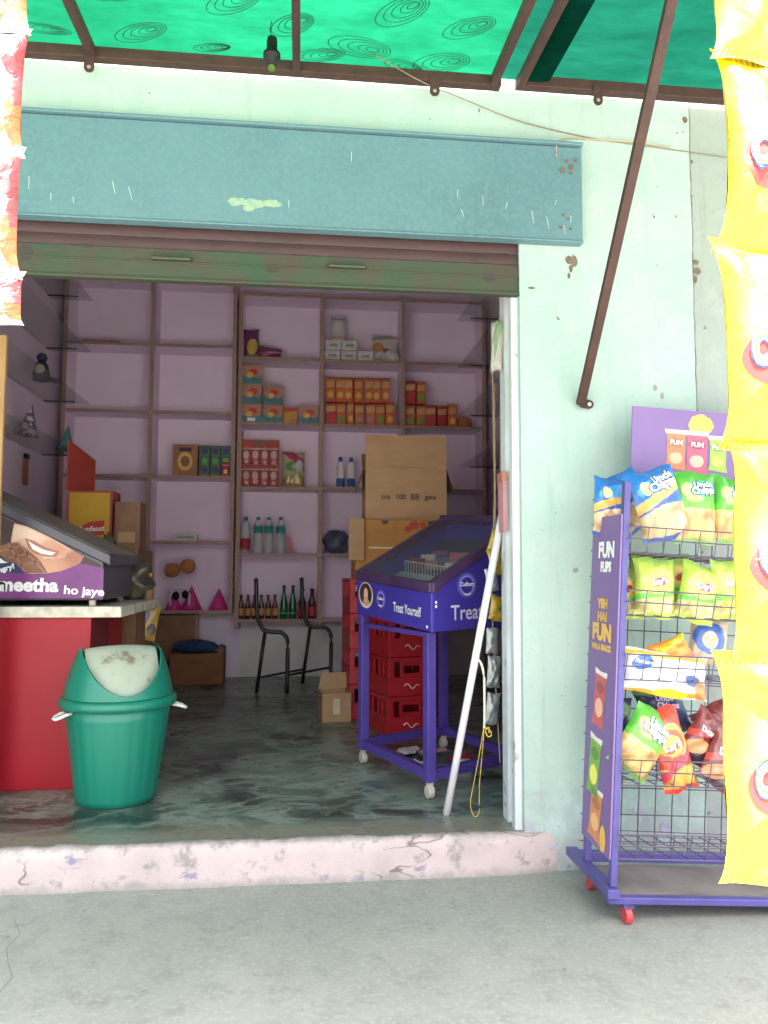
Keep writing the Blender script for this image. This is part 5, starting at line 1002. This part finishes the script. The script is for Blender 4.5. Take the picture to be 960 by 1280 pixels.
for k in range(10):
    u, v = .12+.085*(k % 10), .2+.12*(k % 3); p = pL.lerp(pR, u).lerp(q0.lerp(q1, u), v); z = (zL-.01)*(1-u)*(1-v)+(zR-.01)*u*(1-v)+(ztp['d']-.09)*(1-u)*v+(ztp['c']-.09)*u*v-.008
    t = MB(); t.box(-.016,.016,-.05,.05,0,.05, 0, Matrix.Rotation(R(30+k*9), 4, 'Z')); tag(obj('chocolate_bar', t, ['label_red','soap_white','band_purple','lip','toy_navy'][k % 5], loc=(p.x, p.y, z+FZ+.012), bevel=.003), ['red wrapped chocolate bar inside the chiller, leftmost','white wrapped chocolate bar inside the chiller near the left','purple wrapped chocolate bar inside the chiller, left of centre','dusky pink wrapped chocolate bar inside the chiller, left of centre','navy wrapped chocolate bar near the chiller\'s middle','red wrapped chocolate bar near the chiller\'s middle','white wrapped chocolate bar right of the chiller\'s middle','purple wrapped chocolate bar at the right in the chiller','dusky pink wrapped chocolate bar at the right in the chiller','navy wrapped chocolate bar inside the chiller, rightmost'][k], 'chocolate bar', 'chocolate bars in the chiller')
p = a0.lerp(b0, .62).lerp(d0.lerp(c0_, .62), .20); t = MB(); t.lathe([(.045,0), (.05,.02), (.045,.06), (.03,.068)], 16); tag(obj('paper_cup', t, 'cardboard', smooth=True, loc=(p.x, p.y, FZ+ztp['a']*.45+ztp['b']*.55-.05)), 'brown paper cup standing inside the chiller tray', 'cup')
p = a0.lerp(b0, .80).lerp(d0.lerp(c0_, .80), .10); t = MB(); t.box(-.06,.06,-.035,.035,0,.012, 0, Matrix.Rotation(R(20), 4, 'Z')); tag(obj('paper_slip', t, 'inner_mint', loc=(p.x, p.y, FZ+ztp['b']-.045)), 'pale green packet lying flat at the front of the chiller tray', 'packet')
# prints on the chiller
d1 = (b0-a0); L1 = d1.length; ex1 = Vector((d1.x, d1.y, (zb['b']-zb['a']))).normalized(); nrm1 = Vector((d1.y, -d1.x, 0)).normalized()
def fpl(u, z, k=1): p = a0.lerp(b0, u); return v3(p, zb['a']+(zb['b']-zb['a'])*u+z)+nrm1*(.0022+.0008*k)
d2 = (c0_-b0); ex2 = Vector((d2.x, d2.y, zb['c']-zb['b'])).normalized(); nrm2 = Vector((d2.y, -d2.x, 0)).normalized()
def spl(u, z, k=1): p = b0.lerp(c0_, u); return v3(p, zb['b']+(zb['c']-zb['b'])*u+z)+nrm2*(.0022+.0008*k)
def disc(fn, u, z, rx, rz, ink, k, par, nm='printed_disc', L=1.0, arc=2*pi, a0_=0): return obj(nm, MB().poly([fn(u+rx/L*cos(a0_+arc*j/28), z+rz*sin(a0_+arc*j/28), k) for j in range(28)]), ink, par)
disc(fpl, .145, .105, .082, .066, 'ivory', 1, fp_, L=L1); disc(fpl, .145, .11, .072, .056, 'hair', 2, fp_, L=L1); disc(fpl, .15, .108, .024, .034, 'skin_light', 3, fp_, L=L1); disc(fpl, .155, .07, .035, .02, 'skin', 3, fp_, L=L1); disc(fpl, .15, .096, .008, .003, 'lip', 4, fp_, L=L1)
for fn, u, z, s_, par, L in ((fpl, .37, .10, .8, fp_, L1), (spl, .34, .20, 1.0, sp_, d2.length)):
    for k, (r_, ink) in enumerate(((.062,'chiller_halo'), (.048,'halo'), (.040,'chiller_purple'))): 
        if ink == 'chiller_halo' and ink not in M: P('chiller_halo', (.12,.10,.45), .4)
        disc(fn, u, z, r_*s_, r_*s_*.92, ink, 1+k, par, L=L)
    ex = ex1 if fn is fpl else ex2
    text(par, 'Cadbury', .026*s_, 'white_ink', flat(fn(u, z+.004*s_, 5), ex, (0,0,1)), .0006*s_, .95)
    o = MB(); o.tube([fn(u+a/L, z-.045*s_+b, 3) for a, b in ((-.022*s_, .006), (0, 0), (.022*s_, .006))], .0022, 5); obj('printed_swash', o, 'white_ink', par)
text(fp_, 'Treat Yourself', .062, 'white_ink', flat(fpl(.71, .075, 2), ex1, (0,0,1)), .0006, .72); text(sp_, 'Treat', .095, 'lilac_ink', flat(spl(.34, .075, 2), ex2, (0,0,1)), .001, .95)
for fn, u, z, par in ((fpl, .955, .02, fp_), (spl, .035, .13, sp_), (spl, .035, .112, sp_)): disc(fn, u, z, .007, .007, 'white_ink', 2, par, 'screw', L=.66)
# litter under the stand
for k, (x, y, m, a, s_) in enumerate(((.72,1.28,'pink_paper',20,.10), (.60,1.33,'paper_white',70,.09), (.62,1.05,'paper_white',130,.07), (.85,1.15,'label_red',40,.09), (.92,.98,'label_red',10,.07))):
    mb = MB(); q = random.Random(k+5); hs = [[q.uniform(.002,.022) for _ in range(5)] for _ in range(5)]
    mb.grid(lambda u, v, s_=s_, hs=hs: ((u-.5)*2*s_, (v-.5)*1.2*s_, hs[round(v*4)][round(u*4)]), 4, 4); tag(obj('paper_scrap', mb, m, loc=(x, y, FZ+.001), rot=(0,0,R(a))), ['pink crumpled paper scrap on the floor by the crates','white crumpled paper scrap beside the front crate','white paper scrap inside the stand\'s front half','red wrapper scrap under the chiller near the crates','red wrapper scrap under the chiller by the rear leg'][k], 'litter')
o = MB(); o.box(-.03,.03,-.02,.02,0,.05); tag(obj('adapter', o, 'white_plastic', loc=(.83, .93, FZ+.001), bevel=.004), 'small white plug adapter on the floor under the chiller', 'plug')

# ------------------------------------------------------------------ things at the right jamb
PO = thing('plastic_pipe', 'white plastic pipe leaning against the right jamb with string tied to it', 'pipe', (.606, .247, FZ)); a, b = Vector((0,0,.0)), Vector((.226,-.055,1.222))
o = MB(); o.tube([a, b], .0155, 16); obj('pipe', o, 'pipe_white', PO, smooth=True)
def sp3(P_, r_, m, nm): o = MB(); o.tube(smoothp(P_, 5), r_, 6); obj(nm, o, m, PO, smooth=True)
sp3([(.118,-.03,.64), (.138,-.045,.62), (.150,-.05,.57), (.150,-.05,.38), (.147,-.05,.355)], .0055, 'ivory', 'cord')
sp3([(.147,-.05,.36), (.125,-.05,.24), (.10,-.05,.12), (.085,-.055,.055), (.10,-.06,.005), (.125,-.06,.012), (.125,-.05,.12), (.14,-.05,.26), (.148,-.05,.36)], .0018, 'rope_yellow', 'string'); sp3([(.147,-.05,.36), (.175,-.055,.345), (.178,-.055,.325), (.160,-.055,.32), (.15,-.05,.352), (.170,-.05,.36), (.168,-.05,.335)], .003, 'rope_yellow', 'knot')
HS = thing('sachet_string', 'string of grey and yellow sachets hanging inside the right jamb', 'sachet strip', (.852, .42, .50))
o = MB(); o.tube(smoothp([(.03,.02,-.2), (.015,0,.0), (.0,0,.3), (-.01,0,.55), (.0,0,.75), (.01,0,1.0), (.0,0,1.75)]), .0025, 6); obj('string', o, 'rope_beige', HS)
for k, (dz, m, ww, hh, ry) in enumerate(((.04,'foil_silver',.065,.135,6), (.20,'foil_silver',.065,.135,4), (.335,'foil_silver',.06,.11,2), (.475,'foil_yellow',.085,.11,12), (.60,'foil_silver',.06,.10,-8), (.68,'foil_yellow',.09,.12,-14), (.77,'foil_yellow',.07,.10,18))):
    pack('sachet', None, None, ww, hh, .035, m, ((.006 if 'yellow' in m else -.012)+.006*(k % 2), -.02, dz), (0, R(ry), R(25 if 'yellow' in m else 10)), None, 100+k, parent=HS, nu=10, nv=12, crump=1.6)
pp = thing('pink_paper', 'faded pink paper strip stuck to the right jamb', 'paper', (.828, .155, 1.30)); o = MB(); o.box(-.012,.0055,-.05,.03,0,.24); obj('strip', o, 'pink_paper', pp); o = MB(); o.box(-.0155,.006,-.052,.032,.205,.243); obj('folded_top', o, 'lip', pp)
pack('packet', 'slim green and white packet hung high on the right jamb', 'packet', .06, .21, .04, D2('green_slim', (.45,.42,.36), [('band',.1,.9,(.2,.3,.16),1.5), ('ell',.3,.3,.2,.3,0,(.5,.45,.42))]), (.812, .17, 2.08), (0, R(2), R(-50)), None, 41)
o = MB(); o.tube([(.838+.0015*sin(k*1.9), .32, 1.15+k*.026) for k in range(32)], .003, 6); tag(obj('cord', o, 'cable_brown', smooth=False), 'thin beige cord hanging down just inside the right jamb', 'cord')

# plaster crumbs and grit shed along the step and over the shop floor
q = random.Random(77); cb = MB()
for k in range(240):
    if k < 70: x, y, z = q.choice((-.9,-.35,-.1,.4,.8))+q.gauss(0,.12), -.03-abs(q.gauss(0, .05)), 0
    elif k < 190: x, y, z = q.uniform(-.6, .8), q.uniform(.12, 2.2), FZ
    else: x, y, z = q.uniform(-.95, 1.0), q.uniform(-.9, -.05), 0
    r_ = q.uniform(.0008, .0042 if k < 190 else .002)*q.uniform(.5,1); a = q.uniform(0, 6)
    P_ = [(x+r_*cos(a+j*2.09)*q.uniform(.6, 1.3), y+r_*sin(a+j*2.09)*q.uniform(.6, 1.3), z+.0015) for j in range(3)]
    i = cb.pts(P_+[(x, y, z+r_*.9)])
    for j in range(3): cb.face((i+j, i+(j+1) % 3, i+3))
tag(obj('plaster_crumbs', cb, 'paper_white'), 'white plaster crumbs scattered along the step and shop floor', 'debris', kind='stuff')
